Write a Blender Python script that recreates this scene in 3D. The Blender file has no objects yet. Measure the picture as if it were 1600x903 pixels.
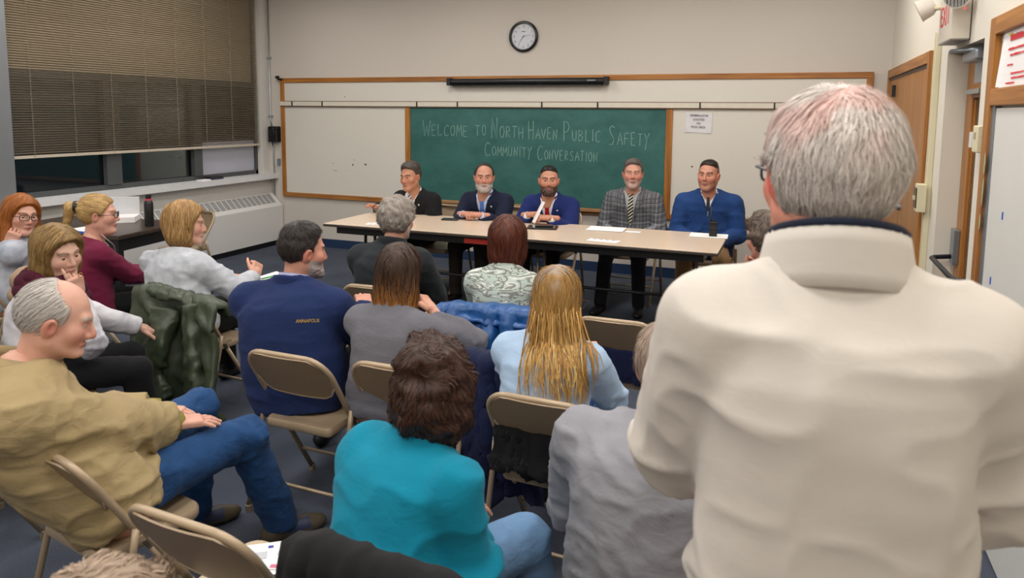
import bpy, math, random
import numpy as np
from mathutils import Matrix, Vector

# ------------------------------------------------------------------ camera, world, light, exposure
scene = bpy.context.scene
COL = scene.collection
YAW, PITCH, ROLL, CAM_H = math.radians(21.3), math.atan(0.11), math.radians(0.5), 1.70
_f = Vector((-math.sin(YAW) * math.cos(PITCH), math.cos(YAW) * math.cos(PITCH), -math.sin(PITCH)))
_r = Vector((math.cos(YAW), math.sin(YAW), 0.0))
_u = _r.cross(_f)
_r, _u = _r * math.cos(ROLL) + _u * math.sin(ROLL), _u * math.cos(ROLL) - _r * math.sin(ROLL)
cam_data = bpy.data.cameras.new('camera')
cam = bpy.data.objects.new('camera', cam_data)
COL.objects.link(cam)
cam.matrix_world = Matrix(((_r.x, _u.x, -_f.x, 0), (_r.y, _u.y, -_f.y, 0), (_r.z, _u.z, -_f.z, CAM_H), (0, 0, 0, 1)))
cam_data.sensor_width = 36.0
cam_data.lens = 36.0 * 1130.0 / 1600.0
cam_data.shift_y = -151.5 / 1600.0
cam_data.clip_start = 0.05
cam_data.dof.use_dof = True
cam_data.dof.focus_distance = 5.0
cam_data.dof.aperture_fstop = 5.0
scene.camera = cam

world = bpy.data.worlds.new('night')
scene.world = world
world.use_nodes = True
world.node_tree.nodes['Background'].inputs[0].default_value = (0.010, 0.012, 0.016, 1)
world.node_tree.nodes['Background'].inputs[1].default_value = 1.0

scene.view_settings.view_transform = 'Standard'
scene.view_settings.look = 'None'
scene.view_settings.gamma = 1.0
scene.view_settings.use_curve_mapping = False
scene.view_settings.exposure = -0.12
LAMP_W = 20.0          # watts of each fluorescent fixture
LAMP_COL = (1.0, 0.975, 0.95)
# fixtures (built with the ceiling below): columns of recessed troffers over the room
LAMP_SPOTS = [(x, y) for y in (-0.9, 1.3, 3.5, 5.7) for x in (-5.2, -3.3, -1.4, 0.1)]

ROOM_XL, ROOM_XR, ROOM_YB, ROOM_YF, ROOM_H = -6.25, 0.79, 7.5, -2.2, 3.30

# ------------------------------------------------------------------ helpers
def rgb(h, a=1.0):
    h = h.lstrip('#')
    c = [int(h[i:i + 2], 16) / 255 for i in (0, 2, 4)]
    return tuple(((x + 0.055) / 1.055) ** 2.4 if x > 0.04045 else x / 12.92 for x in c) + (a,)

def V(*a):
    return np.array(a, dtype=np.float64)

def nrm(v):
    v = np.asarray(v, float)
    return v / (np.linalg.norm(v, axis=-1, keepdims=True) + 1e-12)

def tag(o, label=None, cat=None, group=None, kind=None):
    if label: o['label'] = label
    if cat: o['category'] = cat
    if group: o['group'] = group
    if kind: o['kind'] = kind
    return o

def empty(name, loc=(0, 0, 0), rz=0.0):
    o = bpy.data.objects.new(name, None)
    COL.objects.link(o)
    o.location = loc
    o.rotation_euler = (0, 0, rz)
    o.empty_display_size = 0.1
    return o

class G:
    """geometry collector: vertices, polygons and one colour per vertex"""
    def __init__(s):
        s.v, s.f, s.c, s.n = [], [], [], 0
    def add(s, v, f, c=None):
        v = np.asarray(v, float).reshape(-1, 3)
        f = np.asarray(f, int)
        s.v.append(v)
        s.f.append(f + s.n)
        if c is None: c = (1, 1, 1, 1)
        c = np.asarray(c, float)
        if c.ndim == 1: c = np.tile(c, (len(v), 1))
        s.c.append(c)
        s.n += len(v)
        return s
    def merge(s, o):
        for v, f, c in zip(o.v, o.f, o.c):
            pass
        base = s.n
        for v in o.v: s.v.append(v)
        for f in o.f: s.f.append(f + base)
        for c in o.c: s.c.append(c)
        s.n += o.n
        return s
    def xf(s, M):
        M = np.array(M)
        s.v = [v @ M[:3, :3].T + M[:3, 3] for v in s.v]
        return s
    def box(s, lo, hi, c=None):
        x0, y0, z0 = lo; x1, y1, z1 = hi
        v = [(x0, y0, z0), (x1, y0, z0), (x1, y1, z0), (x0, y1, z0), (x0, y0, z1), (x1, y0, z1), (x1, y1, z1), (x0, y1, z1)]
        f = [(0, 3, 2, 1), (4, 5, 6, 7), (0, 1, 5, 4), (1, 2, 6, 5), (2, 3, 7, 6), (3, 0, 4, 7)]
        return s.add(v, f, c)
    def tube(s, pts, r, n=8, closed=False, c=None, cap=True, flat=None):
        pts = np.asarray(pts, float)
        m = len(pts)
        r = np.broadcast_to(np.asarray(r, float), (m,))
        if closed: t = np.roll(pts, -1, 0) - np.roll(pts, 1, 0)
        else: t = np.gradient(pts, axis=0)
        t = nrm(t)
        ref = V(0, 0, 1) if abs(t[0][2]) < 0.9 else V(1, 0, 0)
        u = nrm(np.cross(t[0], ref))
        us = [u]
        for i in range(1, m):
            u = u - t[i] * np.dot(u, t[i]); u = nrm(u); us.append(u)
        us = np.array(us); ws = np.cross(t, us)
        a = np.arange(n) * 2 * math.pi / n
        fl = 1.0 if flat is None else flat
        v = pts[:, None, :] + r[:, None, None] * (np.cos(a)[None, :, None] * us[:, None, :] + fl * np.sin(a)[None, :, None] * ws[:, None, :])
        v = v.reshape(-1, 3)
        f = []
        for i in range(m if closed else m - 1):
            j = (i + 1) % m
            for k in range(n):
                l = (k + 1) % n
                f.append((i * n + k, i * n + l, j * n + l, j * n + k))
        if cap and not closed:
            base = len(v)
            v = np.vstack([v, pts[0:1], pts[-1:]])
            for k in range(n):
                l = (k + 1) % n
                f.append((base, l, k, k))
                f.append((base + 1, (m - 1) * n + k, (m - 1) * n + l, (m - 1) * n + l))
        return s.add(v, f, c)
    def lathe(s, prof, n=16, c=None, axis=2, origin=(0, 0, 0)):
        prof = np.asarray(prof, float)
        a = np.arange(n) * 2 * math.pi / n
        m = len(prof)
        v = np.stack([prof[:, 0:1] * np.cos(a), prof[:, 0:1] * np.sin(a), np.repeat(prof[:, 1:2], n, 1)], -1).reshape(-1, 3)
        if axis == 1: v = v[:, [0, 2, 1]] * np.array([1, -1, 1])
        if axis == 0: v = v[:, [2, 0, 1]]
        v = v + np.array(origin)
        f = []
        for i in range(m - 1):
            for k in range(n):
                l = (k + 1) % n
                f.append((i * n + k, i * n + l, (i + 1) * n + l, (i + 1) * n + k))
        f.append(tuple(reversed(range(n)))[:4] if n == 4 else (0, 0, 0, 0))
        f = [q for q in f if len(set(q)) > 2]
        return s.add(v, f, c)
    def grid(s, P, c=None, thick=0.0, flip=False):
        """P: (m,n,3) sheet; with a thickness it becomes a closed slab"""
        m, n = P.shape[:2]
        idx = np.arange(m * n).reshape(m, n)
        q = np.stack([idx[:-1, :-1], idx[:-1, 1:], idx[1:, 1:], idx[1:, :-1]], -1).reshape(-1, 4)
        if thick == 0: return s.add(P.reshape(-1, 3), q, c)
        du = np.gradient(P, axis=0); dv = np.gradient(P, axis=1)
        nn = nrm(np.cross(dv, du))
        if flip: nn = -nn
        A = (P + nn * thick / 2).reshape(-1, 3); B = (P - nn * thick / 2).reshape(-1, 3)
        k = m * n
        per = np.concatenate([idx[0, :], idx[1:, -1], idx[-1, -2::-1], idx[-2:0:-1, 0]])
        nx = np.roll(per, -1)
        side = np.stack([per, nx, nx + k, per + k], -1)
        cc = None
        if c is not None:
            c = np.asarray(c, float)
            cc = np.vstack([c.reshape(-1, 4), c.reshape(-1, 4)]) if c.ndim > 1 else c
        return s.add(np.vstack([A, B]), np.vstack([q[:, ::-1], q + k, side]), cc)
    def build(s, name, mat, parent=None, smooth=False, auto=None):
        me = bpy.data.meshes.new(name)
        v = np.vstack(s.v); c = np.vstack(s.c)
        polys = []
        for f in s.f:
            f = np.asarray(f)
            if f.shape[1] == 4:
                tri = (f[:, 2] == f[:, 3])
                polys.append(('q', f[~tri])); polys.append(('t', f[tri][:, :3]))
            else: polys.append(('t', f))
        quads = np.vstack([p for k, p in polys if k == 'q'] or [np.zeros((0, 4), int)])
        tris = np.vstack([p for k, p in polys if k == 't'] or [np.zeros((0, 3), int)])
        me.vertices.add(len(v))
        me.vertices.foreach_set('co', v.astype(np.float32).ravel())
        nl = quads.size + tris.size
        me.loops.add(nl)
        me.loops.foreach_set('vertex_index', np.concatenate([quads.ravel(), tris.ravel()]).astype(np.int32))
        me.polygons.add(len(quads) + len(tris))
        starts = np.concatenate([np.arange(len(quads)) * 4, quads.size + np.arange(len(tris)) * 3])
        me.polygons.foreach_set('loop_start', starts.astype(np.int32))
        me.polygons.foreach_set('use_smooth', np.full(len(starts), bool(smooth)))
        if not (c == 1).all():
            at = me.color_attributes.new('Col', 'FLOAT_COLOR', 'POINT')
            at.data.foreach_set('color', c.astype(np.float32).ravel())
        me.update(calc_edges=True)
        me.validate()
        if auto:
            try: me.set_sharp_from_angle(angle=math.radians(auto))
            except Exception: pass
        me.materials.append(mat)
        o = bpy.data.objects.new(name, me)
        COL.objects.link(o)
        o.parent = parent
        return o

def share(o, name, parent=None, loc=None):
    c = bpy.data.objects.new(name, o.data)
    COL.objects.link(c)
    c.parent = parent
    if loc is not None: c.location = loc
    return c

def copy_tree(o, parent=None):
    c = o.copy()
    COL.objects.link(c)
    c.parent = parent
    for ch in o.children: copy_tree(ch, c)
    return c

def bevel(o, w=0.004, seg=2):
    m = o.modifiers.new('edge', 'BEVEL')
    m.width = w; m.segments = seg; m.limit_method = 'ANGLE'
    return o

def arc(c, r, a0, a1, n, plane='xz'):
    out = []
    for i in range(n + 1):
        a = math.radians(a0 + (a1 - a0) * i / n)
        p = [c[0], c[1], c[2]]
        ax = {'x': 0, 'y': 1, 'z': 2}
        p[ax[plane[0]]] += r * math.cos(a); p[ax[plane[1]]] += r * math.sin(a)
        out.append(tuple(p))
    return out

# value noise on numpy points
_rs = np.random.RandomState(7)
_LAT = _rs.rand(32, 32, 32).astype(np.float32)
def noise(p, freq=1.0, seed=0):
    p = np.asarray(p, np.float32) * freq + seed * 7.31
    i = np.floor(p).astype(int); f = p - i
    f = f * f * (3 - 2 * f)
    i0 = i & 31; i1 = (i + 1) & 31
    x, y, z = f[..., 0], f[..., 1], f[..., 2]
    L = _LAT
    a = L[i0[..., 0], i0[..., 1], i0[..., 2]] * (1 - x) + L[i1[..., 0], i0[..., 1], i0[..., 2]] * x
    b = L[i0[..., 0], i1[..., 1], i0[..., 2]] * (1 - x) + L[i1[..., 0], i1[..., 1], i0[..., 2]] * x
    c = L[i0[..., 0], i0[..., 1], i1[..., 2]] * (1 - x) + L[i1[..., 0], i0[..., 1], i1[..., 2]] * x
    d = L[i0[..., 0], i1[..., 1], i1[..., 2]] * (1 - x) + L[i1[..., 0], i1[..., 1], i1[..., 2]] * x
    return (a * (1 - y) + b * y) * (1 - z) + (c * (1 - y) + d * y) * z

# signed distance pieces -------------------------------------------------
def smin(a, b, k):
    h = np.clip(0.5 + 0.5 * (b - a) / k, 0, 1)
    return b + (a - b) * h - k * h * (1 - h)
def smax(a, b, k): return -smin(-a, -b, k)
def ell(p, c, r):
    q = (p - np.asarray(c, np.float32)) / np.asarray(r, np.float32)
    l = np.sqrt((q * q).sum(-1))
    q2 = q / np.asarray(r, np.float32)
    l2 = np.sqrt((q2 * q2).sum(-1)) + 1e-9
    return l * (l - 1) / l2
def cone(p, a, b, ra, rb):
    a = np.asarray(a, np.float32); b = np.asarray(b, np.float32)
    ab = b - a
    t = np.clip(((p - a) @ ab) / (ab @ ab + 1e-9), 0, 1)
    q = p - a - t[..., None] * ab
    return np.sqrt((q * q).sum(-1)) - (ra + (rb - ra) * t)
def sph(p, c, r):
    q = p - np.asarray(c, np.float32)
    return np.sqrt((q * q).sum(-1)) - r

def nets(f, lo, hi, h):
    """surface nets: zero set of f as quads"""
    lo = np.asarray(lo, float); hi = np.asarray(hi, float)
    n = np.maximum(np.ceil((hi - lo) / h).astype(int) + 1, 4)
    ax = [lo[i] + np.arange(n[i]) * h for i in range(3)]
    P = np.stack(np.meshgrid(*ax, indexing='ij'), -1).astype(np.float32)
    D = f(P.reshape(-1, 3)).reshape(n).astype(np.float32)
    s = D < 0
    m = n - 1
    cnt = np.zeros(m, np.float32); acc = np.zeros(tuple(m) + (3,), np.float32)
    def sl(o): return tuple(slice(o[i], o[i] + m[i]) for i in range(3))
    for axis in range(3):
        e = np.eye(3, dtype=int)[axis]
        o1, o2 = [k for k in range(3) if k != axis]
        for a in (0, 1):
            for b in (0, 1):
                o = np.zeros(3, int); o[o1] = a; o[o2] = b
                d0 = D[sl(o)]; d1 = D[sl(o + e)]
                cr = (d0 < 0) != (d1 < 0)
                t = np.where(cr, d0 / np.where(cr, d0 - d1, 1), 0)
                cnt += cr
                for k in range(3):
                    acc[..., k] += np.where(cr, o[k] + (t if k == axis else 0), 0)
    act = cnt > 0
    idx = np.full(m, -1); idx[act] = np.arange(act.sum())
    cell = np.stack(np.nonzero(act), -1)
    v = lo + (cell + acc[act] / cnt[act][:, None]) * h
    quads = []
    for axis in range(3):
        o1, o2 = [(1, 2), (2, 0), (0, 1)][axis]
        s0 = s.take(range(n[axis] - 1), axis); s1 = s.take(range(1, n[axis]), axis)
        ch = s0 != s1
        c = np.stack(np.nonzero(ch), -1)
        ok = (c[:, o1] > 0) & (c[:, o2] > 0) & (c[:, o1] < m[o1]) & (c[:, o2] < m[o2])
        c = c[ok]
        fl = s0[tuple(c.T)]
        e1 = np.zeros(3, int); e1[o1] = 1
        e2 = np.zeros(3, int); e2[o2] = 1
        g = lambda cc: idx[tuple(cc.T)]
        q = np.stack([g(c - e1 - e2), g(c - e2), g(c), g(c - e1)], -1)
        q[~fl] = q[~fl][:, ::-1]
        quads.append(q)
    q = np.vstack(quads)
    q = q[(q >= 0).all(1)]
    return v, q

def vnormals(v, q):
    fn = np.cross(v[q[:, 2]] - v[q[:, 0]], v[q[:, 3]] - v[q[:, 1]])
    n = np.zeros_like(v)
    for k in range(4): np.add.at(n, q[:, k], fn)
    return nrm(n)

def relax(v, q, it=1, w=0.5):
    for _ in range(it):
        a = np.zeros_like(v); c = np.zeros(len(v))
        for k in range(4):
            np.add.at(a, q[:, k], v[q[:, (k + 1) % 4]] + v[q[:, (k - 1) % 4]])
            np.add.at(c, q[:, k], 2)
        v = v * (1 - w) + w * a / np.maximum(c, 1)[:, None]
    return v

# ------------------------------------------------------------------ materials
MATS = {}
def new_mat(name):
    m = bpy.data.materials.new(name)
    m.use_nodes = True
    nt = m.node_tree
    return m, nt, nt.nodes['Principled BSDF']
def link(nt, a, b): nt.links.new(a, b)
def node(nt, t, **kw):
    n = nt.nodes.new(t)
    for k, v in kw.items():
        if k in n.inputs: n.inputs[k].default_value = v
        else: setattr(n, k, v)
    return n
def add_bump(nt, bs, scale, strength, dist=0.01, detail=3, coord='Object', src=None):
    if src is None:
        tc = node(nt, 'ShaderNodeTexCoord')
        nz = node(nt, 'ShaderNodeTexNoise'); nz.inputs['Scale'].default_value = scale; nz.inputs['Detail'].default_value = detail
        link(nt, tc.outputs[coord], nz.inputs['Vector'])
        src = nz.outputs['Fac']
    b = node(nt, 'ShaderNodeBump'); b.inputs['Strength'].default_value = strength; b.inputs['Distance'].default_value = dist
    link(nt, src, b.inputs['Height'])
    link(nt, b.outputs['Normal'], bs.inputs['Normal'])
def plain(name, col, rough=0.5, metal=0.0, vary=0.0, scale=8.0, bump=0.0, bscale=60.0, bdist=0.003, spec=0.5, coat=0.0, sheen=0.0):
    if name in MATS: return MATS[name]
    m, nt, bs = new_mat(name)
    c = rgb(col) if isinstance(col, str) else col
    bs.inputs['Base Color'].default_value = c
    bs.inputs['Roughness'].default_value = rough
    bs.inputs['Metallic'].default_value = metal
    bs.inputs['Specular IOR Level'].default_value = spec
    if coat: bs.inputs['Coat Weight'].default_value = coat
    if sheen:
        bs.inputs['Sheen Weight'].default_value = sheen
    if vary:
        tc = node(nt, 'ShaderNodeTexCoord'); nz = node(nt, 'ShaderNodeTexNoise')
        nz.inputs['Scale'].default_value = scale; nz.inputs['Detail'].default_value = 5
        link(nt, tc.outputs['Object'], nz.inputs['Vector'])
        mx = node(nt, 'ShaderNodeMix', data_type='RGBA')
        mx.inputs['A'].default_value = tuple(x * (1 - vary) for x in c[:3]) + (1,)
        mx.inputs['B'].default_value = tuple(min(1, x * (1 + vary)) for x in c[:3]) + (1,)
        link(nt, nz.outputs['Fac'], mx.inputs['Factor'])
        link(nt, mx.outputs['Result'], bs.inputs['Base Color'])
    if bump: add_bump(nt, bs, bscale, bump, bdist)
    MATS[name] = m
    return m
def fabric(name, col, weave=900.0, vary=0.08, bump=0.25, rough=0.9, sheen=0.04, wr=0.14):
    if name in MATS: return MATS[name]
    m, nt, bs = new_mat(name)
    c = rgb(col) if isinstance(col, str) else col
    bs.inputs['Roughness'].default_value = rough
    bs.inputs['Specular IOR Level'].default_value = 0.25
    bs.inputs['Sheen Weight'].default_value = sheen
    tc = node(nt, 'ShaderNodeTexCoord')
    n1 = node(nt, 'ShaderNodeTexNoise'); n1.inputs['Scale'].default_value = 14; n1.inputs['Detail'].default_value = 6
    n2 = node(nt, 'ShaderNodeTexNoise'); n2.inputs['Scale'].default_value = weave; n2.inputs['Detail'].default_value = 1
    link(nt, tc.outputs['Object'], n1.inputs['Vector']); link(nt, tc.outputs['Object'], n2.inputs['Vector'])
    ad = node(nt, 'ShaderNodeMath', operation='ADD'); link(nt, n1.outputs['Fac'], ad.inputs[0]); link(nt, n2.outputs['Fac'], ad.inputs[1])
    mr = node(nt, 'ShaderNodeMapRange'); mr.inputs['From Min'].default_value = 0.6; mr.inputs['From Max'].default_value = 1.4
    link(nt, ad.outputs[0], mr.inputs['Value'])
    mx = node(nt, 'ShaderNodeMix', data_type='RGBA')
    mx.inputs['A'].default_value = tuple(x * (1 - vary) for x in c[:3]) + (1,)
    mx.inputs['B'].default_value = tuple(min(1, x * (1 + vary)) for x in c[:3]) + (1,)
    link(nt, mr.outputs[0], mx.inputs['Factor']); link(nt, mx.outputs['Result'], bs.inputs['Base Color'])
    n3 = node(nt, 'ShaderNodeTexNoise'); n3.inputs['Scale'].default_value = 16; n3.inputs['Detail'].default_value = 3; n3.inputs['Distortion'].default_value = 1.4
    mp = node(nt, 'ShaderNodeMapping'); mp.inputs['Scale'].default_value = (.8, .8, 1.5); mp.inputs['Rotation'].default_value = (.3, .4, .2)
    link(nt, tc.outputs['Object'], mp.inputs['Vector']); link(nt, mp.outputs[0], n3.inputs['Vector'])
    b1 = node(nt, 'ShaderNodeBump'); b1.inputs['Strength'].default_value = wr; b1.inputs['Distance'].default_value = 0.02
    link(nt, n3.outputs['Fac'], b1.inputs['Height'])
    b2 = node(nt, 'ShaderNodeBump'); b2.inputs['Strength'].default_value = bump; b2.inputs['Distance'].default_value = 0.002
    link(nt, n2.outputs['Fac'], b2.inputs['Height']); link(nt, b1.outputs['Normal'], b2.inputs['Normal'])
    link(nt, b2.outputs['Normal'], bs.inputs['Normal'])
    MATS[name] = m
    return m
def ramp_mat(name, stops, scale, detail=4, rough=0.9, dist=0.0, stretch=(1, 1, 1), kind='noise', interp='LINEAR', bump=0.1, bscale=700):
    if name in MATS: return MATS[name]
    m, nt, bs = new_mat(name)
    bs.inputs['Roughness'].default_value = rough
    bs.inputs['Specular IOR Level'].default_value = 0.25
    tc = node(nt, 'ShaderNodeTexCoord'); mp = node(nt, 'ShaderNodeMapping'); mp.inputs['Scale'].default_value = stretch
    link(nt, tc.outputs['Object'], mp.inputs['Vector'])
    nz = node(nt, 'ShaderNodeTexNoise'); nz.inputs['Scale'].default_value = scale; nz.inputs['Detail'].default_value = detail; nz.inputs['Distortion'].default_value = dist
    link(nt, mp.outputs[0], nz.inputs['Vector'])
    rp = node(nt, 'ShaderNodeValToRGB'); rp.color_ramp.interpolation = interp
    el = rp.color_ramp.elements
    while len(el) < len(stops): el.new(0.5)
    for e, (p, c) in zip(el, stops): e.position = p; e.color = rgb(c)
    link(nt, nz.outputs['Fac'], rp.inputs['Fac']); link(nt, rp.outputs['Color'], bs.inputs['Base Color'])
    if bump: add_bump(nt, bs, bscale, bump, 0.002)
    MATS[name] = m
    return m
def stripes(name, base, other, freq, axis=(1, 0, 0), width=0.5, rough=0.6, second=None):
    """straight woven stripes; with second=(colour, freq, axis, width) a check"""
    if name in MATS: return MATS[name]
    m, nt, bs = new_mat(name)
    bs.inputs['Roughness'].default_value = rough
    bs.inputs['Specular IOR Level'].default_value = 0.25
    tc = node(nt, 'ShaderNodeTexCoord')
    def band(freq, axis, width):
        d = node(nt, 'ShaderNodeVectorMath', operation='DOT_PRODUCT'); d.inputs[1].default_value = axis
        link(nt, tc.outputs['Object'], d.inputs[0])
        a = node(nt, 'ShaderNodeMath', operation='MULTIPLY'); a.inputs[1].default_value = freq; link(nt, d.outputs['Value'], a.inputs[0])
        fr = node(nt, 'ShaderNodeMath', operation='FRACT'); link(nt, a.outputs[0], fr.inputs[0])
        lt = node(nt, 'ShaderNodeMath', operation='LESS_THAN'); lt.inputs[1].default_value = width; link(nt, fr.outputs[0], lt.inputs[0])
        return lt.outputs[0]
    mx = node(nt, 'ShaderNodeMix', data_type='RGBA'); mx.inputs['A'].default_value = rgb(base); mx.inputs['B'].default_value = rgb(other)
    link(nt, band(freq, axis, width), mx.inputs['Factor'])
    out = mx.outputs['Result']
    for (c2, f2, a2, w2) in (second or []):
        m2 = node(nt, 'ShaderNodeMix', data_type='RGBA'); m2.inputs['B'].default_value = rgb(c2)
        link(nt, out, m2.inputs['A'])
        mu = node(nt, 'ShaderNodeMath', operation='MULTIPLY'); mu.inputs[1].default_value = 0.55
        link(nt, band(f2, a2, w2), mu.inputs[0]); link(nt, mu.outputs[0], m2.inputs['Factor'])
        out = m2.outputs['Result']
    link(nt, out, bs.inputs['Base Color'])
    MATS[name] = m
    return m
def wood(name, c1, c2, axis='z', rough=0.42, scale=3.0):
    if name in MATS: return MATS[name]
    m, nt, bs = new_mat(name)
    bs.inputs['Roughness'].default_value = rough
    tc = node(nt, 'ShaderNodeTexCoord'); mp = node(nt, 'ShaderNodeMapping')
    st = {'x': (0.6, 14, 14), 'y': (14, 0.6, 14), 'z': (14, 14, 0.6)}[axis]
    mp.inputs['Scale'].default_value = st
    link(nt, tc.outputs['Object'], mp.inputs['Vector'])
    nz = node(nt, 'ShaderNodeTexNoise'); nz.inputs['Scale'].default_value = scale; nz.inputs['Detail'].default_value = 7; nz.inputs['Distortion'].default_value = 0.6
    link(nt, mp.outputs[0], nz.inputs['Vector'])
    rp = node(nt, 'ShaderNodeValToRGB'); e = rp.color_ramp.elements
    e[0].position, e[0].color = 0.33, rgb(c1); e[1].position, e[1].color = 0.68, rgb(c2)
    link(nt, nz.outputs['Fac'], rp.inputs['Fac']); link(nt, rp.outputs['Color'], bs.inputs['Base Color'])
    b = node(nt, 'ShaderNodeBump'); b.inputs['Strength'].default_value = 0.12; b.inputs['Distance'].default_value = 0.002
    link(nt, nz.outputs['Fac'], b.inputs['Height']); link(nt, b.outputs['Normal'], bs.inputs['Normal'])
    MATS[name] = m
    return m
def attr_mat(name, rough=0.5, spec=0.4, bump=0.0, bscale=400, sub=0.0, sheen=0.0):
    if name in MATS: return MATS[name]
    m, nt, bs = new_mat(name)
    at = node(nt, 'ShaderNodeVertexColor', layer_name='Col')
    link(nt, at.outputs['Color'], bs.inputs['Base Color'])
    bs.inputs['Roughness'].default_value = rough
    bs.inputs['Specular IOR Level'].default_value = spec
    if sheen: bs.inputs['Sheen Weight'].default_value = sheen
    if bump: add_bump(nt, bs, bscale, bump, 0.0015)
    MATS[name] = m
    return m
def emit(name, col, s):
    if name in MATS: return MATS[name]
    m, nt, bs = new_mat(name)
    bs.inputs['Emission Color'].default_value = rgb(col); bs.inputs['Emission Strength'].default_value = s
    bs.inputs['Base Color'].default_value = rgb(col)
    MATS[name] = m
    return m

# lettering -------------------------------------------------------------
def text_mesh(name, body, size, mat, parent, loc, rot=(math.pi / 2, 0, 0), align='CENTER', extrude=0.0004, sx=1.0):
    cu = bpy.data.curves.new(name, 'FONT')
    cu.body = body; cu.size = size; cu.align_x = align; cu.align_y = 'CENTER'; cu.extrude = extrude; cu.resolution_u = 2
    tmp = bpy.data.objects.new(name, cu)
    COL.objects.link(tmp)
    dg = bpy.context.evaluated_depsgraph_get()
    me = bpy.data.meshes.new_from_object(tmp.evaluated_get(dg))
    bpy.data.objects.remove(tmp)
    me.name = name
    me.materials.clear(); me.materials.append(mat)
    o = bpy.data.objects.new(name, me)
    COL.objects.link(o)
    o.parent = parent
    o.location = loc; o.rotation_euler = rot; o.scale = (sx, 1, 1)
    return o

STROKES = {
 'A': [[(0, 0), (.45, 1), (.9, 0)], [(.2, .38), (.75, .4)]],
 'B': [[(.05, 0), (.05, 1), (.6, .85), (.55, .6), (.08, .52), (.7, .4), (.65, .1), (.05, 0)]],
 'C': [[(.85, .85), (.5, 1), (.15, .75), (.05, .4), (.25, .06), (.55, 0), (.9, .15)]],
 'E': [[(.7, 1), (.05, 1), (.08, 0), (.75, .02)], [(.07, .52), (.6, .54)]],
 'F': [[(.75, 1), (.05, 1), (.08, 0)], [(.07, .52), (.6, .54)]],
 'H': [[(.05, 1), (.07, 0)], [(.75, 1), (.77, 0)], [(.05, .5), (.77, .52)]],
 'I': [[(.3, 1), (.3, 0)]],
 'L': [[(.08, 1), (.06, 0), (.7, .03)]],
 'M': [[(0, 0), (.15, 1), (.45, .3), (.78, 1), (.95, 0)]],
 'N': [[(.05, 0), (.07, 1), (.75, 0), (.77, 1)]],
 'O': [[(.45, 1), (.12, .8), (.05, .4), (.3, .02), (.65, .08), (.85, .5), (.7, .9), (.45, 1)]],
 'P': [[(.1, 0), (.08, 1), (.6, .95), (.78, .72), (.55, .48), (.1, .45)]],
 'R': [[(.07, 0), (.08, 1), (.6, .92), (.65, .62), (.1, .48), (.75, 0)]],
 'S': [[(.75, .88), (.4, 1), (.1, .8), (.35, .55), (.7, .35), (.55, .05), (.05, .06)]],
 'T': [[(0, 1), (.85, .98)], [(.42, .98), (.4, 0)]],
 'U': [[(.05, 1), (.1, .2), (.4, 0), (.7, .2), (.75, 1)]],
 'V': [[(0, 1), (.4, 0), (.8, 1)]],
 'W': [[(0, 1), (.25, 0), (.5, .7), (.72, 0), (1, 1)]],
 'Y': [[(0, 1), (.4, .45), (.8, 1)], [(.4, .45), (.2, -.35)]],
}
def chalk_lines(text, x0, x1, z0, hs, hb, rnd, slope=0.0):
    """hand-drawn capitals, the first of each word bigger; returns polylines in the x-z plane"""
    units, first = [], True
    for ch in text:
        if ch == ' ': units.append((' ', .62, 0)); first = True
        else:
            units.append((ch, (1.25 if first else .92) * (.5 if ch == 'I' else 1), first)); first = False
    tot = sum(u[1] for u in units)
    sc = (x1 - x0) / tot
    x = x0; out = []
    for ch, w, big in units:
        if ch != ' ':
            h = (hb if big else hs) * rnd.uniform(.93, 1.05)
            zb = z0 + slope * (x - x0) + rnd.uniform(-.006, .006) - (0.012 if big else 0)
            for st in STROKES[ch]:
                out.append([(x + a * w * sc * .86 + rnd.uniform(-.002, .002), zb + b * h + rnd.uniform(-.002, .002)) for a, b in st])
        x += w * sc
    return out
# ------------------------------------------------------------------ the room
def struct(name, g, mat, parent=None, smooth=False, label=None):
    o = g.build(name, mat, parent, smooth)
    if parent is None: tag(o, label, None, None, 'structure')
    return o

m_wall = plain('wall_paint', '#cbc4bb', 0.75, vary=0.03, scale=1.2, bump=0.15, bscale=90)
m_wall2 = plain('wall_paint_right', '#dcd6c9', 0.7, vary=0.03, scale=1.5, bump=0.15, bscale=90)
m_wall3 = plain('wall_paint_left', '#cfccc6', 0.6, vary=0.04, scale=1.5, bump=0.1, bscale=90)
m_white = plain('white_board', '#d9d5cb', 0.45, vary=0.03, scale=2.0)
m_cream = plain('cream_paint', '#d8d0b0', 0.5, vary=0.04)
m_offw = plain('off_white_paint', '#d5d4d2', 0.5, vary=0.03)
m_oak = wood('oak_x', '#8a5420', '#b57a36', 'x')
m_oakz = wood('oak_z', '#8a5420', '#b57a36', 'z')
m_oaky = wood('oak_y', '#8a5420', '#b57a36', 'y')
m_door = wood('door_veneer', '#8f5a26', '#b07838', 'z', 0.4, 1.6)
m_black = plain('black_plastic', '#141416', 0.4)
m_dark = plain('dark_metal', '#26282c', 0.45, 0.3)
m_grey = plain('grey_metal', '#8d9299', 0.35, 0.6)
m_steel = plain('galvanised_steel', '#a9b0b2', 0.35, 0.8)
m_mull = plain('window_mullion', '#4d5052', 0.5, 0.2)
m_paper = plain('white_paper', '#eceaea', 0.7)
m_red = plain('red_print', '#d8333c', 0.6)
m_ink = plain('black_print', '#3a3a40', 0.7)
m_chrome = plain('chrome', '#d8dadd', 0.15, 1.0)

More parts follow.
